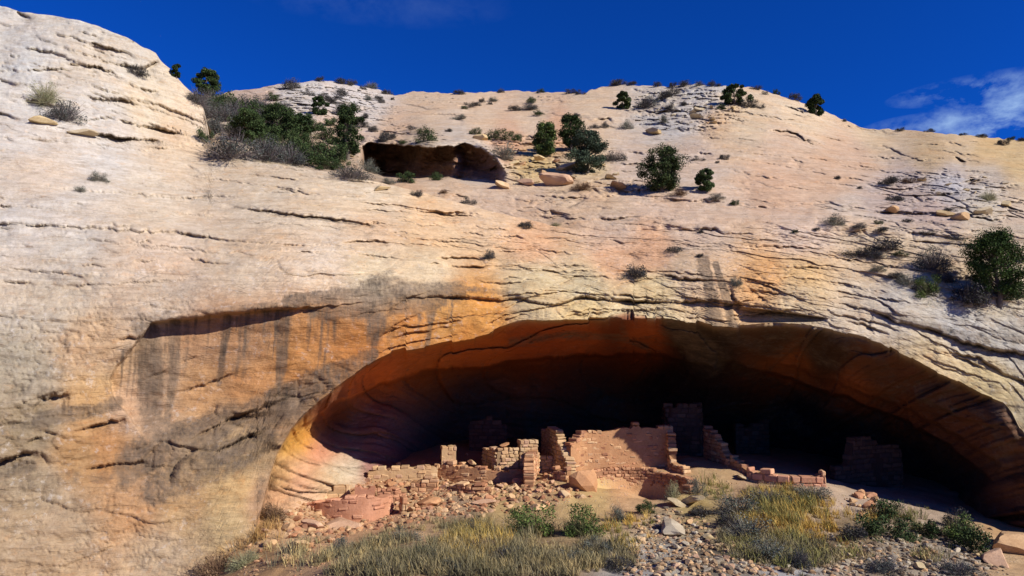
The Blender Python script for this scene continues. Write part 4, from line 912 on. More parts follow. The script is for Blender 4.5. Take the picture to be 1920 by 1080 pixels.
wall('ruin_wall', 'short brown wall of thin courses above the curved pink retaining wall', [(706, 948, 913, 27.6), (735, 948, 914, 27.7), (757, 946, 918, 28.2)], .4, .12, (.16, .32), pal=[(190, 138, 104), (200, 148, 112), (180, 128, 98)], seed=17)
wall('ruin_wall', 'pale low wall of big blocks ending at a dark square opening', [(596, 946, 922, 27.6), (625, 944, 912, 27.8), (656, 944, 908, 28.0)], .4, .24, (.3, .5), pal=TAN, seed=18)
wall('ruin_wall', 'smooth plastered wall right of the dark square opening', [(664, 948, 908, 27.4), (704, 948, 910, 27.5)], .4, .15, (.2, .4), pal=[(208, 150, 118)], seed=19, plaster=.8)
wall('ruin_pier', 'narrow stone jamb between two dark gaps at the end of the curved wall', [(750, 975, 932, 26.2), (762, 975, 930, 26.3)], .4, .2, (.25, .4), seed=20, cat='pier')
wall('ruin_wall', 'short slumped wall right of the narrow stone jamb', [(776, 975, 938, 26.4), (800, 975, 946, 26.5), (816, 972, 952, 26.8)], .4, .16, (.2, .4), seed=21, ragged=.15)
wall('ruin_wall', 'tan wall under the rim of rubble, left of the square pier', [(690, 905, 878, 30.2), (740, 905, 874, 30.3), (790, 905, 872, 30.4), (820, 906, 872, 30.6)], .4, .15, (.2, .4), pal=TAN, seed=22, ragged=.14, plaster=.2)
wall('ruin_wall', 'tumbled red wall face below the tan wall and left of the terrace wall', [(770, 925, 896, 29.0), (800, 928, 892, 29.0), (822, 930, 890, 29.0)], .4, .14, (.2, .4), seed=23, ragged=.16)
wall('ruin_wall', 'low rubble-topped wall along the slope left of the kiva', [(1040, 905, 880, 29.6), (1068, 912, 878, 29.2)], .4, .18, (.2, .4), seed=24, ragged=.2)

# rocks
def rock_mesh(name, seed, flat=1.0, cuts=11, tint=(200, 165, 125), sub=3, rough=.05):
    r = random.Random(seed)
    bm = bmesh.new(); bmesh.ops.create_icosphere(bm, subdivisions=sub, radius=1.0)
    co = np.array([v.co[:] for v in bm.verts])
    for k_ in range(cuts):
        n = np.array([r.gauss(0, 1) for _ in range(3)]); n /= np.linalg.norm(n); d = r.uniform(.42, .74)
        s = co @ n; over = np.clip(s - d, 0, None); co = co - over[:, None] * n
    co = co + rough * fbm(co[:, 0] + seed, co[:, 1], co[:, 2], .7, 3, seed)[:, None] * co
    co *= np.array([1, r.uniform(.62, .9), flat * r.uniform(.8, 1.1)]) * .62
    for v, c in zip(bm.verts, co): v.co = c
    me = bpy.data.meshes.new(name); bm.to_mesh(me); bm.free()
    a = me.attributes.new('tint', 'FLOAT_COLOR', 'POINT')
    c = srgb(tint) * .82
    a.data.foreach_set('color', np.tile(np.array([*c, 1], np.float32), len(me.vertices)))
    me.materials.append(M_stone)
    for p in me.polygons: p.use_smooth = False
    return me
PR = {}
for kind, cols_, fl in (('red', RED, .62), ('tan', TAN, .55), ('grey', [(170, 158, 136), (184, 172, 150), (150, 136, 114), (196, 182, 156), (170, 146, 112)], .5), ('pale', [(206, 188, 150), (214, 192, 146), (200, 184, 152), (212, 186, 138)], .5)):
    PR[kind] = [rock_mesh('rock', 31 * i + len(kind) + 7, fl * RNG.uniform(.7, 1.25), RNG.randint(8, 14), cols_[i % len(cols_)], 2 if kind in ('red', 'grey') else 3) for i in range(7)]
def rock(pos, size, kind, label, group=None, sink=.22, squash=1.0, cat='rock', rot=None, name='rock'):
    me = RNG.choice(PR[kind])
    o = link(name, me)
    o.location = (pos.x, pos.y, pos.z + size * (.5 - sink) * .6 * squash)
    o.rotation_euler = rot or (RNG.uniform(-.35, .35) * (.3 if squash < .65 else 1), RNG.uniform(-.35, .35) * (.3 if squash < .65 else 1), RNG.uniform(0, 6.28))
    o.scale = (size * RNG.uniform(.85, 1.15), size * RNG.uniform(.85, 1.15), size * squash * RNG.uniform(.8, 1.1))
    tag(o, label, cat, group); return o
# single boulders
rock(on_ground(1094, 914), 1.35, 'red', 'big blocky red boulder leaning on the rubble left of the kiva', squash=1.45, cat='boulder', name='boulder', rot=(.1, -.05, .5), sink=.3)
for a, b, w, k, q, lab in ((800, 948, 1.25, 'red', .6, 'long cracked red slab lying in front of the terrace'), (905, 945, .95, 'tan', .45, 'flat tan slab on the dirt below the terrace wall'), (945, 825, .55, 'red', .8, 'angular rock balanced on the corner of the small room'), (886, 866, .55, 'tan', .8, 'rounded yellow rock on the terrace right of the square pier'), (866, 866, .48, 'red', .9, 'pointed pinkish rock beside the square pier on the terrace'),
                        (1300, 948, 1.5, 'pale', .75, 'broad pale yellow boulder in the brush below the kiva'), (1268, 950, 1.0, 'pale', .8, 'rounded pale boulder left of the broad yellow boulder'), (640, 990, 1.1, 'tan', .6, 'cream boulder at the foot of the curved pink wall'), (590, 992, .9, 'tan', .8, 'tan boulder left of the cream boulder under the pink wall'), (1060, 930, .7, 'tan', .7, 'tan rock on bare dirt below the big red boulder'),
                        (1010, 955, .75, 'tan', .6, 'tan block above the left green bush'), (700, 1012, .55, 'pale', .6, 'white block lying at the edge of the dry grass'), (560, 1030, .8, 'tan', .7, 'pinkish block low on the left slope'), (1260, 1000, 1.3, 'grey', .5, 'flat pale grey slab on the gravel slope'), (1330, 1012, .5, 'pale', .8, 'white upright rock among the grey gravel'), (1900, 1030, 1.7, 'tan', .8, 'large orange tan boulder at the bottom right corner'), (1870, 1058, 1.0, 'tan', .7, 'smaller tan boulder in front of the corner boulder'),
                        (1395, 900, .55, 'pale', .7, 'white block at the foot of the shaded sloping wall'), (1500, 1052, .6, 'pale', .6, 'pale rock in the grey brush at bottom right'), (1450, 925, .5, 'pale', .6, 'pale stone in the yellow grass near the pink block wall')):
    p = on_ground(a, b)
    if b in (825, 866): p = P(a, b + (14 if b == 825 else 6), 30.8); 
    rock(p, w, k, lab, squash=q, cat='boulder' if w > .9 else 'rock', name='boulder' if w > .9 else 'rock')
ZONES = [
 (36, [(530, 975), (585, 945), (610, 905), (700, 880), (760, 890), (700, 915), (640, 940), (600, 1000), (540, 1010)], (.16, .5), ('red', 'tan'), 'loose pink stone in the rubble above and around the curved retaining wall', 'rubble at the left of the ruin'),
 (42, [(690, 872), (820, 868), (850, 905), (850, 960), (770, 965), (730, 915), (690, 890)], (.15, .5), ('red', 'tan'), 'tumbled red stone in the rubble left of the terrace wall', 'rubble left of the terrace wall'),
 (44, [(850, 930), (900, 925), (920, 902), (990, 902), (1050, 905), (1010, 930), (960, 948), (880, 940)], (.14, .42), ('red', 'tan'), 'small stone in the rubble pile below the slanting shadow', 'rubble pile below the terrace'),
 (26, [(1000, 890), (1015, 878), (1060, 860), (1075, 840), (1090, 850), (1080, 900), (1050, 900)], (.16, .42), ('red', 'tan'), 'red stone fallen at the foot of the broken spire', 'rubble under the broken spire'),
 (22, [(1575, 965), (1600, 930), (1640, 922), (1650, 945), (1620, 975)], (.2, .48), ('red', 'tan'), 'red stone in the collapsed heap on the slope right of the pink block wall', 'collapsed heap on the right slope'),
 (28, [(1180, 1010), (1240, 960), (1320, 985), (1400, 1030), (1420, 1075), (1300, 1075), (1220, 1040)], (.14, .42), ('grey', 'tan'), 'loose grey or tan rock on the gravel slope below the kiva', 'rocks on the gravel slope'),
 (28, [(1560, 1070), (1620, 1010), (1700, 985), (1800, 1030), (1870, 1060), (1860, 1078), (1600, 1078)], (.12, .40), ('pale', 'grey'), 'whitish rock scattered on the brown slope at bottom right', 'scattered rocks at bottom right'),
 (14, [(440, 1075), (480, 1000), (560, 985), (640, 1005), (620, 1060)], (.18, .5), ('tan', 'red'), 'tan rock on the bare slope at bottom left', 'rocks at bottom left'),
]
def in_poly(p, poly):
    c = False; j = len(poly) - 1
    for i in range(len(poly)):
        (x0, y0), (x1, y1) = poly[i], poly[j]
        if (y0 > p[1]) != (y1 > p[1]) and p[0] < (x1 - x0) * (p[1] - y0) / (y1 - y0) + x0: c = not c
        j = i
    return c
def poly_pts(poly, n, r=RNG):
    xs = [p[0] for p in poly]; ys = [p[1] for p in poly]; out = []
    while len(out) < n:
        p = (r.uniform(min(xs), max(xs)), r.uniform(min(ys), max(ys)))
        if in_poly(p, poly): out.append(p)
    return out
for n, poly, (s0, s1), kinds, lab, grp in ZONES:
    for p in poly_pts(poly, n):
        s = s0 + (s1 - s0) * RNG.random() ** 2.2
        rock(on_ground(*p), s, RNG.choice(kinds), lab, grp)
# gravel too small to count
def scatter_stuff(name, label, zones, mat=M_stone):
    V, F, T = [], [], []
    base = []
    for k_ in range(6):
        bm = bmesh.new(); bmesh.ops.create_icosphere(bm, subdivisions=1, radius=.5)
        c = np.array([v.co[:] for v in bm.verts]); c = np.sign(c) * np.abs(c) ** .75 * (.65 + .6 * np.random.RandomState(k_).rand(len(c), 1))
        base.append((c * [1, .75, .55], np.array([[v.index for v in f.verts] for f in bm.faces]))); bm.free()
    n = 0
    for poly, cnt, (s0, s1), pal in zones:
        for p in poly_pts(poly, cnt):
            p = (p[0] + RNG.gauss(0, 14), min(p[1] + RNG.gauss(0, 7), 1085))
            g = on_ground(*p); c, f = base[RNG.randrange(6)]
            s = s0 + (s1 - s0) * RNG.random() ** 2.5; a = RNG.uniform(0, 6.28)
            R = np.array([[math.cos(a), -math.sin(a), 0], [math.sin(a), math.cos(a), 0], [0, 0, 1]])
            V.append(c * s @ R.T + [g.x, g.y, g.z + .12 * s]); F.append(f + n); n += len(c)
            T.append(np.tile(srgb(RNG.choice(pal)) * RNG.uniform(.5, .85), (len(c), 1)))
    o = link(name, raw_mesh(name, np.vstack(V), np.vstack(F), np.vstack(T), mat)); tag(o, kind='stuff'); o['label'] = label; o['category'] = 'gravel'
    return o
GREY = [(168, 154, 132), (186, 172, 148), (140, 124, 102), (200, 188, 164), (178, 152, 118), (120, 102, 82)]
scatter_stuff('gravel', 'small stones and gravel strewn over the slope and ruin floor', [
 ([(1170, 1078), (1190, 990), (1250, 960), (1340, 990), (1440, 1060), (1460, 1079)], 1300, (.04, .20), GREY + TAN + TAN), ([(1460, 1079), (1560, 1010), (1700, 975), (1830, 1000), (1890, 1079)], 1700, (.04, .19), GREY + GREY + TAN),
 ([(520, 985), (600, 900), (820, 872), (1050, 890), (1100, 930), (900, 960), (560, 1015)], 2200, (.06, .30), RED + TAN), ([(430, 1079), (470, 1000), (600, 990), (680, 1040), (640, 1079)], 160, (.05, .14), TAN + RED),
 ([(1300, 880), (1400, 905), (1560, 925), (1640, 945), (1560, 950), (1300, 930)], 160, (.04, .12), TAN)])
# blocks on the hillside
HB = [(943, 350, 44, 'tan', 'orange tilted block at the mouth of the small hollow'), (1045, 345, 60, 'tan', 'layered yellow block under the green junipers, longest of the hillside outcrop'), (985, 345, 34, 'tan', 'tan block between the tilted orange block and the long layered block'), (905, 262, 46, 'pale', 'rounded pale boulder on the roof of the small hollow'), (870, 270, 30, 'pale', 'whitish boulder at the corner of the small hollow'), (1010, 300, 34, 'pale', 'pale boulder left of the bright green juniper'), (965, 310, 28, 'pale', 'small pale boulder above the tilted orange block'),
      (1060, 318, 44, 'pale', 'white slab under the dark round juniper'), (1145, 335, 32, 'pale', 'white boulder right of the dark round juniper'), (1155, 352, 40, 'tan', 'low tan slab left of the large juniper'), (1125, 312, 26, 'pale', 'pale block on the slope right of the dark round juniper'), (1225, 250, 44, 'pale', 'large flat pale boulder in the upper right slope'), (1310, 222, 30, 'pale', 'pale ledge block below the hilltop shrubs'), (1770, 402, 34, 'pale', 'pale slab on the right outcrop, left of the others'), (1840, 400, 44, 'pale', 'big cream block on the right outcrop below the pale bush'), (1885, 385, 30, 'pale', 'white block at the far right of the outcrop'), (1805, 412, 36, 'tan', 'tan slab at the foot of the right outcrop'),
      (1730, 340, 24, 'pale', 'whitish knob at the left of the grey rubble ledge'), (1670, 395, 26, 'tan', 'tan block below the dark low shrub on the right slope'), (80, 232, 40, 'pale', 'white wedge of rock beside the grey shrub on the hump'), (150, 250, 46, 'pale', 'white slab under the grey shrub on the hump'), (715, 355, 30, 'pale', 'pale boulder right of the lowest grey bush in the gully'), (560, 262, 26, 'pale', 'pale boulder among the green bushes of the gully'), (610, 285, 24, 'pale', 'pale boulder in the gully left of the tall juniper')]
def ray_hit(px, py, dy=0): return surf(px, py)
for a, b, w, k, lab in HB:
    p = surf(a, b); s = w / FPX * p.y * 1.15
    rock(p, s, k, lab, squash=.75, sink=.35, cat='boulder', name='boulder')
for n, poly, lab, grp, kinds in ((18, [(860, 270), (1000, 285), (1180, 330), (1170, 358), (960, 350), (880, 290)], 'small broken block on the rocky outcrop around the hillside junipers', 'broken blocks around the junipers', ('pale', 'tan')), (12, [(1690, 350), (1800, 325), (1910, 345), (1900, 372), (1740, 365)], 'grey white broken block on the rubble ledge at right', 'blocks on the right rubble ledge', ('pale', 'grey')), (12, [(1230, 225), (1300, 180), (1400, 200), (1340, 240)], 'pale broken block just below the hilltop', 'blocks below the hilltop', ('pale',)), (8, [(400, 250), (560, 240), (690, 300), (700, 330), (480, 290)], 'pale rock half hidden among the gully bushes', 'rocks in the gully', ('pale',))):
    for p_ in poly_pts(poly, n):
        p = surf(*p_); rock(p, RNG.uniform(8, 22) / FPX * p.y, RNG.choice(kinds), lab, grp, sink=.35)
# ------------------------------------------------------------------ plants
def leaf_material():
    t = NT('foliage')
    tint = t.attr('tint', 'Color')
    c = t.mix(t.ramp(t.noise(t.coords((1, 1, 1)), 3.0, 3), .4, .6, 0, .4), tint, (.72, .74, .7), 'MULTIPLY')
    t.b.inputs['Specular IOR Level'].default_value = .1
    return t.done(c)
M_leaf = leaf_material()
def bark_material():
    t = NT('bark')
    v = t.coords((9, 9, 1.6))
    n = t.noise(v, 2.0, 5, .7)
    return t.done(t.mix(n, (.06, .045, .035), (.20, .165, .13)), t.bump(n, .7, .03))
M_bark = bark_material()

def unit(v): return v / np.maximum(np.linalg.norm(v, axis=-1, keepdims=True), 1e-6)
def blades(base, dirv, length, width, r, bend=.25):
    """thin two-segment leaves: quads + tip triangle flattened to two quads"""
    n = len(base)
    side = unit(np.cross(dirv, r.normal(size=(n, 3))))
    L = length[:, None]; W = width[:, None]
    mid = base + dirv * L * .55
    tip = base + dirv * L + side * 0 + np.cross(side, dirv) * L * bend
    V = np.stack([base - side * W * .5, base + side * W * .5, mid + side * W * .45, mid - side * W * .45, tip + side * W * .12, tip - side * W * .12], 1).reshape(-1, 3)
    k_ = np.arange(n)[:, None] * 6
    F = np.concatenate([k_ + [0, 1, 2, 3], k_ + [3, 2, 4, 5]], 1).reshape(-1, 4)
    return V, F
def leaves(cen, size, r, out=None, flat=.6):
    n = len(cen)
    nr = unit(r.normal(size=(n, 3)) + (0 if out is None else out * flat))
    a = unit(np.cross(nr, r.normal(size=(n, 3)))); b = np.cross(nr, a)
    s = size[:, None]
    V = np.stack([cen - a * s * .6, cen - b * s * .32, cen + a * s * .6, cen + b * s * .32], 1).reshape(-1, 3)
    F = (np.arange(n)[:, None] * 4 + [0, 1, 2, 3])
    return V, F

def shrub_mesh(name, seed, cols_, twig, nleaf, ntwig, lsize=.06, tall=.75, wild=.25, leafy=1.0):
    """a dome of twigs and small leaves, one metre wide"""
    r = np.random.RandomState(seed)
    nb = 16
    bd = unit(r.normal(size=(nb, 3)) * [1, 1, .7] + [0, 0, .55]); bd[:, 2] = np.abs(bd[:, 2])
    bl = r.uniform(.25, .5, nb)
    cen = bd * bl[:, None] * [1, 1, tall * 1.6]
    rad = r.uniform(.11, .21, nb)
    w = rad ** 2 / (rad ** 2).sum()
    j = r.choice(nb, nleaf, p=w)
    off = unit(r.normal(size=(nleaf, 3))) * (r.rand(nleaf, 1) ** .45)
    p = cen[j] + off * rad[j][:, None] * [1, 1, .9]
    p += r.normal(size=p.shape) * .02 * wild
    p[:, 2] = np.maximum(p[:, 2], -.02)
    V1, F1 = leaves(p, lsize * r.uniform(.6, 1.3, nleaf), r, off)
    c = np.array([srgb(x) for x in cols_])
    T1 = np.repeat(c[r.randint(len(c), size=nleaf)] * r.uniform(.6, 1.35, (nleaf, 1)) * (1 + .35 * (r.rand(nb)[j] - .5))[:, None], 4, 0)
    jt = r.randint(nb, size=ntwig)
    d = unit(cen[jt] + r.normal(size=(ntwig, 3)) * .14 * (1 + wild) + [0, 0, .05])
    bs = r.normal(size=(ntwig, 3)) * [.05, .05, .01]
    start = bs + d * (r.rand(ntwig, 1) * .3)
    V2, F2 = blades(start, d, r.uniform(.18, .36, ntwig) * (1 + .35 * wild), r.uniform(.004, .010, ntwig), r, .12)
    T2 = np.repeat(srgb(twig) * r.uniform(.6, 1.3, (ntwig, 1)), 6, 0)
    return raw_mesh(name, np.vstack([V1, V2]), np.vstack([F1, F2 + len(V1)]), np.vstack([T1, T2]), M_leaf)

DARK = [(64, 62, 58), (74, 70, 68), (58, 62, 50), (82, 78, 78)]
SAGE = [(92, 98, 88), (104, 108, 96), (80, 90, 76), (112, 110, 102)]
PURP = [(76, 78, 76), (86, 88, 84), (70, 76, 68), (64, 68, 64)]
GRN = [(54, 70, 40), (64, 80, 44), (46, 60, 36), (76, 88, 52)]
BRIGHT = [(78, 96, 46), (92, 108, 54), (66, 84, 42), (108, 118, 64)]
JUN = [(46, 60, 34), (56, 70, 38), (38, 52, 32), (64, 76, 42)]
PALE = [(142, 142, 106), (126, 130, 94), (156, 150, 116)]
BROWN = [(116, 92, 70), (98, 78, 62), (130, 106, 78)]
SH = {
 'dark': [shrub_mesh('shrub', 300 + i, DARK, (88, 80, 76), 1900, 300, .040, .7, .4) for i in range(5)],
 'purple': [shrub_mesh('shrub', 310 + i, PURP, (108, 100, 98), 2000, 700, .034, .75, .5) for i in range(5)],
 'green': [shrub_mesh('shrub', 320 + i, GRN, (70, 66, 50), 2300, 200, .042, .8, .35) for i in range(5)],
 'bright': [shrub_mesh('shrub', 330 + i, BRIGHT, (90, 92, 60), 2600, 500, .036, .75, .5) for i in range(3)],
 'sage': [shrub_mesh('shrub', 340 + i, SAGE, (126, 120, 106), 1800, 600, .034, .75, .6) for i in range(4)],
 'pale': [shrub_mesh('shrub', 350 + i, PALE, (150, 144, 110), 1100, 700, .032, .85, .8) for i in range(2)],
 'brown': [shrub_mesh('shrub', 360 + i, BROWN, (120, 94, 72), 1400, 600, .036, .6, .6) for i in range(2)],
}
def tree_parts(seed, cols_, w, h, nclump, per, lsize, lean=0.0, open_=.5, trunk_h=.25, cl=(.12, .22)):
    """a juniper or pinyon: tapered forking trunk and a ragged crown of leaf clumps; returns (trunk mesh, crown mesh), metres"""
    r = np.random.RandomState(seed); rr = random.Random(seed)
    bm = bmesh.new()
    def tube(pts, rads):
        rings = []
        for i, (p, q) in enumerate(zip(pts, rads)):
            d = (pts[min(i + 1, len(pts) - 1)] - pts[max(i - 1, 0)]).normalized()
            a = d.orthogonal().normalized(); b = d.cross(a)
            rings.append([bm.verts.new(p + (a * math.cos(t) + b * math.sin(t)) * q) for t in [k_ * math.tau / 6 for k_ in range(6)]])
        for R0, R1 in zip(rings, rings[1:]):
            for k_ in range(6): bm.faces.new((R0[k_], R0[(k_ + 1) % 6], R1[(k_ + 1) % 6], R1[k_]))
    tips = []
    top = Vector((lean * h, 0, h * .82))
    pts = [Vector((0, 0, -.25)) + (top + Vector((0, 0, .25))) * t + Vector((rr.uniform(-.05, .05) * h, rr.uniform(-.05, .05) * h, 0)) * (t > 0) for t in (0, .25, .5, .75, 1)]
    tube(pts, [h * .05, h * .038, h * .026, h * .016, h * .006])
    cents = []
    for k_ in range(nclump):
        t = rr.uniform(trunk_h, 1.0)
        az = rr.uniform(0, math.tau)
        prof = math.sin(math.pi * min(.12 + .80 * (t - trunk_h) / (1 - trunk_h) ** 1, 1)) ** .7
        reach = w * .5 * prof * rr.uniform(.45, 1.0) * (1 - .35 * rr.random())
        st = Vector((0, 0, 0)); f = min(t * .85, .99) * 4; i = int(f); st = pts[i].lerp(pts[min(i + 1, 4)], f - i)
        e = Vector((lean * h * t, 0, h * t)) + Vector((math.cos(az), math.sin(az), 0)) * reach
        m = st.lerp(e, .5) + Vector((0, 0, -.04 * h))
        if k_ % 2 == 0: tube([st, m, e], [h * .014, h * .009, h * .003])
        cents.append((e, h * rr.uniform(*cl) * (.72 if k_ % 3 else 1.05)))
    tm = bpy.data.meshes.new('trunk'); bm.to_mesh(tm); bm.free(); tm.materials.append(M_bark)
    for p in tm.polygons: p.use_smooth = True
    C = np.array([c[0][:] for c in cents]); R = np.array([c[1] for c in cents])
    n = nclump * per
    j = np.repeat(np.arange(nclump), per)
    off = unit(r.normal(size=(n, 3))) * (r.rand(n, 1) ** .5) * [1, 1, .75]
    p = C[j] + off * R[j][:, None]
    V, F = leaves(p, lsize * r.uniform(.6, 1.35, n), r, off, .8)
    c = np.array([srgb(x) for x in cols_])
    T = np.repeat(c[r.randint(len(c), size=n)] * r.uniform(.65, 1.3, (n, 1)) * r.uniform(.7, 1.3, nclump)[j][:, None], 4, 0)
    return tm, raw_mesh('crown', V, F, T, M_leaf)
def place_tree(px, py, wpx, hpx, seed, cols_, label, cat='tree', name='juniper_tree', ground_pt=None, **kw):
    p = ground_pt or surf(px, py); k_ = p.y / FPX
    tm, cm = tree_parts(seed, cols_, wpx * k_, hpx * k_, int(1.5 * kw.pop('nclump', 44)), kw.pop('per', 220), kw.pop('lsize', 2.7 * k_), **kw)
    root = bpy.data.objects.new(name, None); col.objects.link(root); root.location = p; root.empty_display_size = .2
    tag(root, label, cat)
    link('trunk', tm, root); link('crown', cm, root)
    return root
place_tree(1872, 566, 118, 128, 1, [(52, 72, 34), (64, 84, 40), (44, 62, 30), (76, 94, 46)], 'bushy green pinyon tree at the right edge above the arch', name='pinyon_tree', nclump=60, per=300, trunk_h=.16)
place_tree(1243, 360, 96, 84, 2, JUN + [(74, 78, 50)], 'large spreading juniper alone at the foot of the pale slope', trunk_h=.12, nclump=52, open_=.7)
place_tree(1024, 293, 50, 62, 3, BRIGHT + GRN, 'bright green juniper on the outcrop in the centre of the hillside', trunk_h=.08, nclump=40)
place_tree(1072, 282, 60, 66, 4, JUN, 'dark ragged juniper standing behind and right of the bright green juniper', trunk_h=.2, nclump=34)
place_tree(1100, 324, 82, 78, 5, [(62, 74, 58), (72, 82, 64), (54, 66, 50)], 'round grey green juniper lowest in the cluster of three on the outcrop', trunk_h=.06, nclump=50)
place_tree(652, 298, 62, 108, 6, JUN, 'tall thin dark juniper left of the small hollow', trunk_h=.12, nclump=46, cl=(.075, .14))
place_tree(388, 172, 54, 50, 7, GRN, 'rounded green juniper on the skyline beside the hump', trunk_h=.1, nclump=40)
place_tree(1532, 216, 38, 38, 8, JUN, 'dark juniper on the sloping skyline at right', trunk_h=.08, nclump=26, lean=-.12)
place_tree(1325, 358, 40, 42, 9, GRN, 'young pointed pinyon right of the large juniper', name='pinyon_tree', trunk_h=.05, nclump=26)
place_tree(1376, 198, 66, 38, 10, JUN + GRN, 'broad low juniper on the crown of the hill', trunk_h=.05, nclump=36)
place_tree(1168, 204, 36, 32, 11, JUN + [(84, 86, 50)], 'olive green juniper below the crest, left of the broad low juniper', trunk_h=.05, nclump=24)
place_tree(520, 262, 84, 66, 12, GRN + JUN, 'largest green juniper in the middle of the gully thicket', trunk_h=.1, nclump=48)
place_tree(468, 268, 70, 66, 13, GRN, 'green juniper at the left of the gully thicket behind grey brush', trunk_h=.1, nclump=40)
place_tree(566, 258, 56, 46, 14, JUN, 'green juniper at the upper right of the gully thicket', trunk_h=.1, nclump=34)
place_tree(330, 146, 24, 26, 15, JUN, 'small dark juniper peeking over the shoulder of the hump', trunk_h=.1, nclump=16)
place_tree(596, 216, 36, 36, 16, JUN, 'small dark green juniper above the gully thicket', trunk_h=.05, nclump=22)

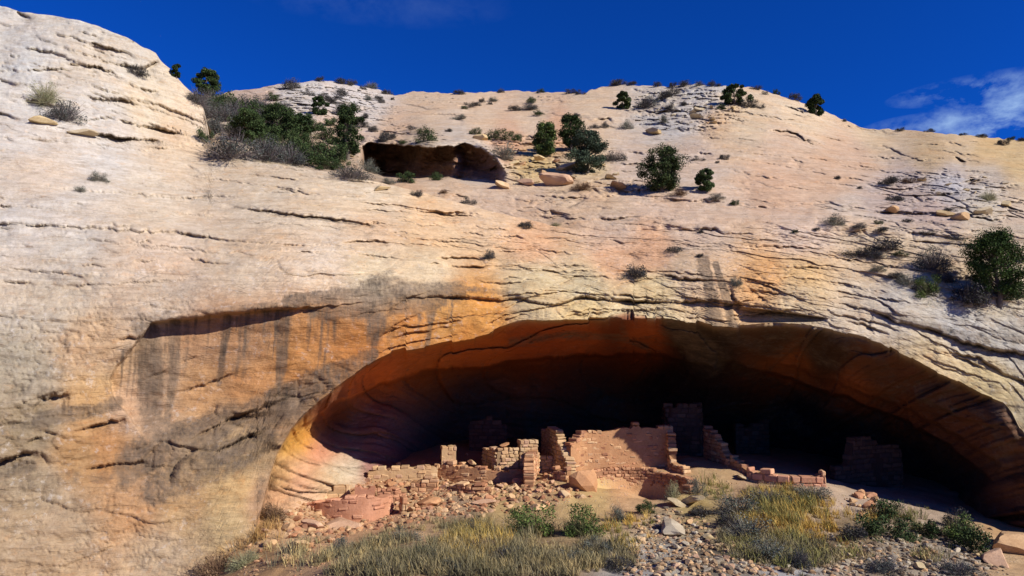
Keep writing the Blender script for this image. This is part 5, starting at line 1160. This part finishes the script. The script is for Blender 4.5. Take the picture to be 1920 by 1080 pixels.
used = {}
def shrub(px, py, w, h, kind, label, group=None, pos=None):
    p = pos or surf(px, py); k_ = p.y / FPX
    me = SH[kind][RNG.randrange(len(SH[kind]))]
    o = link('shrub', me, loc=p)
    o.location.z -= .04 * w * k_
    s = w * k_ / .95
    o.scale = (s, s * RNG.uniform(.8, 1.0), max(h, .45 * w) * k_ / .72)
    o.rotation_euler = (RNG.uniform(-.08, .08), RNG.uniform(-.08, .08), RNG.uniform(0, 6.28))
    tag(o, label, 'shrub', group); return o
SINGLE = [
 (255, 140, 44, 32, 'dark', 'dark shrub under the rounded ledge near the top of the hump'), (84, 190, 56, 48, 'pale', 'sparse pale green shrub on the left side of the hump'), (122, 226, 74, 52, 'purple', 'grey purple shrub just right of the sparse pale shrub on the hump'), (187, 340, 40, 24, 'sage', 'green tuft of shrub on the bare rock at left'), (150, 361, 24, 16, 'sage', 'small grey tuft below and left of the green tuft at left'),
 (430, 298, 120, 76, 'purple', 'biggest grey purple bush at the left foot of the gully thicket'), (495, 300, 70, 60, 'purple', 'grey bush right of the biggest purple bush in the gully'), (658, 334, 74, 36, 'purple', 'low grey bush nearest the brow, below the tall thin juniper'), (690, 322, 44, 34, 'sage', 'grey green bush at the left mouth of the small hollow'), (590, 310, 84, 62, 'green', 'green bush at the front of the gully thicket, left of the tall juniper'), (545, 306, 66, 52, 'purple', 'grey bush between the front green bush and the grey bushes at left'), (622, 300, 50, 44, 'dark', 'dark bush against the trunk of the tall thin juniper'),
 (762, 342, 42, 28, 'green', 'green bush in the shade of the small hollow, left one'), (820, 338, 34, 28, 'green', 'green bush in the shade of the small hollow, right one'), (782, 368, 22, 20, 'dark', 'small dark bush in the wash below the small hollow'), (880, 382, 30, 20, 'dark', 'dark bush on the brow right of the wash'), (832, 362, 20, 12, 'brown', 'rusty tuft between two dark bushes in the wash'), (730, 345, 30, 16, 'sage', 'pale low bush on the brow left of the wash'),
 (802, 265, 42, 36, 'green', 'grey green bush on the roof of the small hollow'), (893, 252, 28, 20, 'green', 'round bush above the whitish boulder of the hollow'), (932, 262, 50, 32, 'green', 'wide green bush on the outcrop left of the bright juniper'), (966, 264, 38, 24, 'green', 'green bush touching the right of the wide green bush'), (945, 300, 48, 42, 'sage', 'pale grey green bush growing among boulders above the tilted orange block'), (1150, 302, 54, 28, 'dark', 'grey bush right of the round juniper'), (1092, 356, 50, 22, 'brown', 'brown low bush at the foot of the outcrop'),
 (1212, 202, 48, 28, 'purple', 'grey purple bush below the crest between two junipers'), (963, 208, 28, 16, 'dark', 'dark bush on the upper slope below two crest bushes'), (998, 194, 28, 22, 'green', 'dark green bush high on the middle of the far slope'), (1242, 230, 26, 18, 'sage', 'grey bush left of the large flat pale boulder'), (718, 266, 32, 24, 'dark', 'dark bush on the left end of the hollow roof'), (772, 244, 20, 14, 'dark', 'small dark bush on the slope over the hollow'), (640, 214, 38, 30, 'purple', 'grey bush above the top of the tall thin juniper'),
 (1310, 301, 26, 9, 'dark', 'flat dark bush on the pale slope above the large juniper'), (1358, 299, 22, 16, 'dark', 'round dark bush right of the flat dark bush on the pale slope'), (1342, 374, 34, 15, 'sage', 'grey low bush at the foot of the young pinyon'), (1376, 386, 24, 15, 'green', 'small green bush below and right of the young pinyon'), (1272, 366, 40, 12, 'brown', 'brown litter bush under the large juniper'),
 (1662, 346, 50, 20, 'dark', 'dark bush tucked in the fold of the far right slope'), (1704, 343, 36, 10, 'brown', 'brown low brush right of the bush in the fold'), (1855, 376, 36, 30, 'pale', 'pale green bush above the big cream block at right'), (1672, 376, 38, 16, 'dark', 'low dark bush left of the right outcrop'),
 (1565, 422, 46, 28, 'sage', 'spiky grey bush on the ledge above the right end of the arch'), (1610, 428, 36, 14, 'purple', 'low grey bush right of the spiky grey bush'), (1668, 470, 76, 36, 'dark', 'wide dark bush above the arch right of centre'), (1610, 482, 52, 30, 'dark', 'dark bush below and left of the wide dark bush'), (1642, 484, 32, 20, 'purple', 'small grey bush between two dark bushes above the arch'), (1645, 508, 36, 16, 'sage', 'low grey tuft under the dark bushes above the arch'), (1752, 505, 76, 58, 'purple', 'large grey bush left of the pinyon at the right edge'), (1700, 532, 44, 22, 'sage', 'low grey green bush left of the bright green bush'), (1742, 554, 56, 50, 'bright', 'bright green bush hanging on the slope left of the pinyon'), (1812, 568, 84, 62, 'dark', 'dark bush in the shade under the pinyon'), (1905, 560, 60, 50, 'green', 'green bush at the right foot of the pinyon'), (1912, 490, 20, 22, 'dark', 'thin dark sprig at the right edge above the pinyon'), (1780, 396, 26, 12, 'dark', 'dark tuft on the right outcrop among slabs'),
 (988, 428, 34, 22, 'dark', 'lone dark bush on the brow left of the middle of the picture'), (1042, 424, 28, 10, 'pale', 'pale green tuft right of the lone dark bush on the brow'), (920, 486, 28, 27, 'dark', 'lone round bush on bare rock above the left end of the long crack'), (1190, 523, 52, 40, 'dark', 'lone dark bush on bare rock above the middle of the arch'), (1266, 473, 46, 14, 'dark', 'low dark brush in a crack left of the grey water streak'), (1312, 482, 16, 12, 'dark', 'tiny bush at the top of the grey water streak'), (1382, 536, 24, 24, 'sage', 'small bush in the crack just right of the grey water streak'), (1312, 436, 18, 8, 'dark', 'tiny bush on a thin ledge above the water streak'),
 (1400, 60, 0, 0, '', ''),
]
for a, b, w, h, k_, lab in SINGLE:
    if w: shrub(a, b, w, h, k_, lab)
MANY = [
 ('small dark bush on the skyline of the far hill, seen against blue sky', 'skyline bushes of the far hill', 'dark', [(600, 153, 16, 10), (642, 157, 24, 12), (660, 158, 18, 10), (694, 165, 22, 12), (726, 177, 16, 10), (548, 166, 28, 20), (860, 177, 20, 9), (940, 174, 12, 9), (1015, 173, 14, 8), (1072, 175, 20, 10), (1090, 174, 14, 8), (1150, 161, 16, 11), (1162, 159, 22, 13), (1186, 159, 14, 10), (1232, 162, 12, 11), (1262, 162, 12, 10), (1284, 161, 22, 10), (1312, 160, 16, 9), (1336, 160, 14, 13), (1348, 161, 10, 6), (1418, 168, 16, 9), (1455, 177, 10, 11), (1490, 188, 20, 15), (1690, 246, 16, 5), (1742, 247, 14, 7), (1806, 253, 12, 4), (1840, 257, 16, 7), (1880, 272, 18, 13), (1896, 263, 14, 7), (1914, 264, 16, 7), (1583, 228, 8, 6)]),
 ('small dark bush scattered on the broken white rock of the left far hill', 'bushes on the white rock of the far hill', 'dark', [(608, 188, 22, 16), (580, 180, 16, 14), (638, 178, 20, 14), (618, 194, 24, 14), (634, 186, 14, 10), (690, 188, 16, 12), (710, 189, 16, 12), (716, 194, 12, 8), (680, 168, 12, 8), (735, 188, 8, 6), (656, 160, 10, 7), (512, 186, 20, 12), (684, 222, 16, 11), (532, 202, 14, 10), (618, 236, 22, 18), (678, 238, 22, 14)]),
 ('small bush dotted over the middle of the far slope', 'bushes dotted over the far slope', 'dark', [(880, 202, 20, 10), (893, 199, 14, 9), (905, 192, 14, 8), (925, 190, 16, 8), (870, 205, 12, 6), (918, 196, 9, 7), (992, 206, 36, 12), (860, 225, 22, 6), (1008, 217, 20, 7), (700, 247, 18, 12), (726, 262, 22, 18), (735, 258, 12, 10), (756, 270, 16, 8), (840, 247, 14, 7), (1078, 218, 12, 8), (1116, 241, 18, 11), (1132, 238, 13, 11), (1175, 242, 22, 16), (1256, 207, 22, 14), (1280, 198, 14, 9), (1244, 184, 34, 18), (1265, 178, 28, 14), (1420, 202, 18, 14), (1434, 178, 10, 8), (1351, 206, 14, 10), (1400, 200, 24, 14), (1568, 336, 12, 8), (1345, 306, 8, 5), (1612, 354, 8, 6)]),
 ('grey purple brush filling the upper gully beside the hump', 'brush of the upper gully', 'purple', [(372, 196, 50, 36), (400, 200, 56, 40), (430, 204, 60, 40), (460, 208, 56, 36), (490, 206, 44, 32), (388, 222, 48, 36), (420, 228, 56, 40), (452, 230, 50, 34), (405, 250, 48, 36), (385, 268, 36, 34), (530, 214, 40, 30), (500, 232, 44, 30)]),
 ('dark green brush making up the dense mass of the gully below the hump', 'dense green brush of the gully', 'green', [(400, 214, 52, 40), (436, 222, 56, 44), (470, 228, 60, 46), (505, 236, 60, 46), (540, 246, 56, 44), (450, 258, 60, 44), (490, 278, 60, 44), (530, 288, 60, 46), (570, 298, 60, 44), (560, 270, 50, 40), (600, 296, 50, 40), (640, 304, 46, 40), (576, 240, 44, 34), (420, 206, 44, 34)]),
 ('mixed grey green brush packed between the junipers of the gully', 'brush between the gully junipers', 'green', [(440, 248, 44, 34), (500, 262, 48, 36), (545, 274, 50, 38), (580, 284, 48, 36), (610, 262, 44, 30), (630, 272, 40, 30), (590, 244, 40, 28), (612, 318, 44, 28), (640, 318, 36, 26)]),
 ('low dark tuft in the small cracks of the right slope', 'tufts in cracks of the right slope', 'dark', [(1530, 432, 12, 7), (1648, 420, 14, 8), (1700, 416, 16, 8), (1740, 440, 20, 10), (1790, 450, 26, 10), (1490, 437, 12, 6), (1650, 434, 30, 9), (1690, 480, 24, 10), (1720, 545, 18, 12), (1770, 530, 40, 26), (1680, 520, 24, 12)]),
]
for lab, grp, k_, lst in MANY:
    for a, b, w, h in lst:
        kk = k_ if RNG.random() < .7 else RNG.choice(['dark', 'green', 'purple', 'sage'])
        g_ = 1.4 if w < 30 else 1.12; shrub(a, b, w * g_, h * g_, kk, lab, grp)
# brush below the ruin
for a, b, w, h, k_, lab in (
 (1000, 1006, 124, 72, 'bright', 'large bright green bush below the rubble pile'), (1098, 1006, 96, 66, 'bright', 'olive green bush right of the large bright green bush'), (1305, 926, 48, 34, 'sage', 'grey green bush on bare dirt right of the kiva'), (1318, 968, 60, 30, 'dark', 'dark brush growing over the broad pale boulder'), (1210, 962, 44, 30, 'green', 'small green bush on the dirt below the kiva'), (1160, 975, 40, 36, 'sage', 'grey bush left of the small green bush below the kiva'), (1262, 936, 30, 40, 'pale', 'wispy tuft in the shaded mouth of the kiva'),
 (1385, 962, 84, 50, 'sage', 'grey brush at the left of the yellow grass'), (1440, 945, 84, 40, 'purple', 'dark grey brush behind the yellow grass'), (1520, 935, 70, 34, 'sage', 'grey green brush under the pink block wall'), (1400, 1010, 90, 56, 'sage', 'grey green brush in front of the yellow grass, left part'), (1440, 1048, 90, 48, 'sage', 'grey green brush lowest below the yellow grass'), (1370, 990, 60, 40, 'dark', 'dark bush on the left flank of the yellow grass'),
 (1660, 975, 74, 44, 'green', 'dark green bush right of the collapsed heap'), (1640, 1006, 84, 50, 'green', 'green bush below the collapsed heap'), (1690, 1012, 66, 48, 'green', 'green bush directly right of the bush below the heap'), (1600, 1012, 50, 46, 'dark', 'dark grey bush at the right end of the yellow grass'), (1745, 1008, 66, 40, 'green', 'green bush at the start of the right hand row of bushes'), (1790, 1012, 80, 54, 'bright', 'green bush in the middle of the right hand row of bushes'), (1822, 1034, 84, 60, 'green', 'dark green bush at the low end of the right hand row'), (1795, 988, 50, 44, 'dark', 'dim bush against the cave shadow at right'), (1500, 1066, 40, 50, 'purple', 'blue grey spiky bush at the bottom edge'), (1660, 1075, 80, 36, 'purple', 'blue grey brush at the bottom edge on the right'), (1800, 1076, 70, 34, 'purple', 'grey brush at the bottom edge near the corner'), (1160, 1066, 60, 34, 'dark', 'dark low bush at the left edge of the pale gravel'),
 (512, 975, 50, 46, 'brown', 'tan dry bush at the foot of the cliff left of the ruin'), (410, 1075, 90, 50, 'brown', 'yellow brown dry bush at the bottom left'), (460, 1060, 60, 36, 'pale', 'straw coloured dry bush right of the yellow brown bush')):
    shrub(a, b, w, h, k_, lab, pos=on_ground(a, b))

for a, b, w, h, k_ in ((640, 1034, 60, 30, 'sage'), (760, 1016, 64, 32, 'sage'), (880, 1006, 60, 34, 'purple'), (815, 1052, 70, 34, 'sage'), (950, 1052, 64, 34, 'purple'), (1060, 1056, 70, 32, 'sage'), (700, 1068, 70, 30, 'purple'), (910, 1034, 56, 30, 'brown'), (1120, 1040, 56, 34, 'sage'), (860, 1074, 70, 30, 'sage')):
    shrub(a, b, w, h, k_, 'low grey brush growing in the dry grass below the ruin', 'brush in the dry grass', pos=on_ground(a, b))
# dry grass
def grass(name, label, zones, blade_h, seed):
    r = np.random.RandomState(seed)
    B, D, L, W, T = [], [], [], [], []
    for poly, ntuft, nbl, pal, hs in zones:
        pc = np.array([srgb(c) for c in pal])
        for q in poly_pts(poly, ntuft):
            q = (q[0] + r.normal() * 12, min(q[1] + r.normal() * 7, 1085))
            g = on_ground(*q); dn = float(fbm(np.array([g.x]), np.array([g.y]), np.array([seed * 1.0]), 1.3, 3, 71)[0])
            if dn < -.28 + .25 * r.rand(): continue
            s = hs * r.uniform(.5, 1.45) * (1 + .9 * dn)
            n = nbl; az = r.uniform(0, 6.283, n); sp = np.abs(r.normal(0, .42, n))
            d = unit(np.stack([np.cos(az) * sp, np.sin(az) * sp, np.ones(n)], 1))
            B.append(np.array(g) + np.stack([np.cos(az), np.sin(az), az * 0], 1) * r.rand(n, 1) * .14 * s / .4 - [0, 0, .02]); D.append(d)
            L.append(blade_h * s * r.uniform(.5, 1.1, n)); W.append(r.uniform(.008, .016, n))
            T.append(np.repeat(pc[int(np.clip((.5 + 1.1 * dn + r.normal() * .28) * len(pc), 0, len(pc) - 1))] * r.uniform(.75, 1.3, (n, 1)) * 1.25, 6, 0))
    V, F = blades(np.vstack(B), np.vstack(D), np.concatenate(L), np.concatenate(W), r, .3)
    o = link(name, raw_mesh(name, V, F, np.vstack(T), M_leaf)); tag(o, label, 'grass', kind='stuff')
STRAW = [(150, 132, 92), (136, 118, 80), (166, 146, 100), (122, 112, 80), (112, 104, 80)]
GREYG = [(124, 112, 82), (108, 100, 74), (136, 122, 88), (98, 92, 66)]
GOLD = [(184, 148, 74), (164, 134, 66), (190, 160, 92), (140, 120, 64)]
OLIVE = [(116, 112, 64), (100, 100, 58), (132, 124, 72)]
grass('dry_grass', 'dry tan and grey grass covering the slope below the ruin', [
 ([(570, 1079), (640, 1010), (780, 985), (900, 985), (1000, 1000), (1130, 1000), (1190, 1040), (1170, 1079)], 1500, 20, STRAW + GREYG, .27),
 ([(820, 1010), (900, 985), (960, 990), (950, 1040), (850, 1060)], 300, 20, STRAW + GOLD, .3),
 ([(1130, 985), (1190, 960), (1230, 985), (1200, 1020), (1140, 1020)], 100, 20, OLIVE + GOLD, .27),
 ([(600, 1079), (700, 1040), (1000, 1030), (1150, 1050), (1150, 1079)], 520, 20, GREYG + STRAW, .22),
 ([(480, 1060), (600, 1000), (680, 1010), (600, 1060)], 50, 18, STRAW, .35), ([(380, 1079), (430, 1040), (520, 1000), (520, 960), (495, 960), (400, 1040)], 60, 18, [(168, 134, 84), (150, 118, 72)], .35),
 ([(1290, 925), (1330, 900), (1400, 920), (1350, 945)], 40, 16, OLIVE, .3), ([(1550, 1060), (1650, 1015), (1750, 1030), (1760, 1070)], 90, 16, STRAW + OLIVE, .3),
 ([(1650, 960), (1720, 965), (1780, 985), (1700, 1000)], 60, 18, OLIVE, .35), ([(1590, 985), (1650, 950), (1700, 975), (1640, 990)], 40, 18, GOLD, .25)], 1.0, 5)
grass('golden_grass', 'golden yellow grass in the brush below the pink block wall', [
 ([(1380, 970), (1420, 945), (1480, 925), (1540, 945), (1590, 985), (1590, 1020), (1500, 1035), (1420, 1000)], 700, 20, GOLD + GOLD + OLIVE, .28),
 ([(1330, 1000), (1380, 960), (1440, 1010), (1560, 1030), (1560, 1060), (1460, 1066), (1380, 1050)], 700, 20, OLIVE + GREYG, .24),
 ([(1380, 930), (1440, 915), (1540, 930), (1480, 945)], 180, 20, STRAW + GOLD, .22)], 1.0, 6)
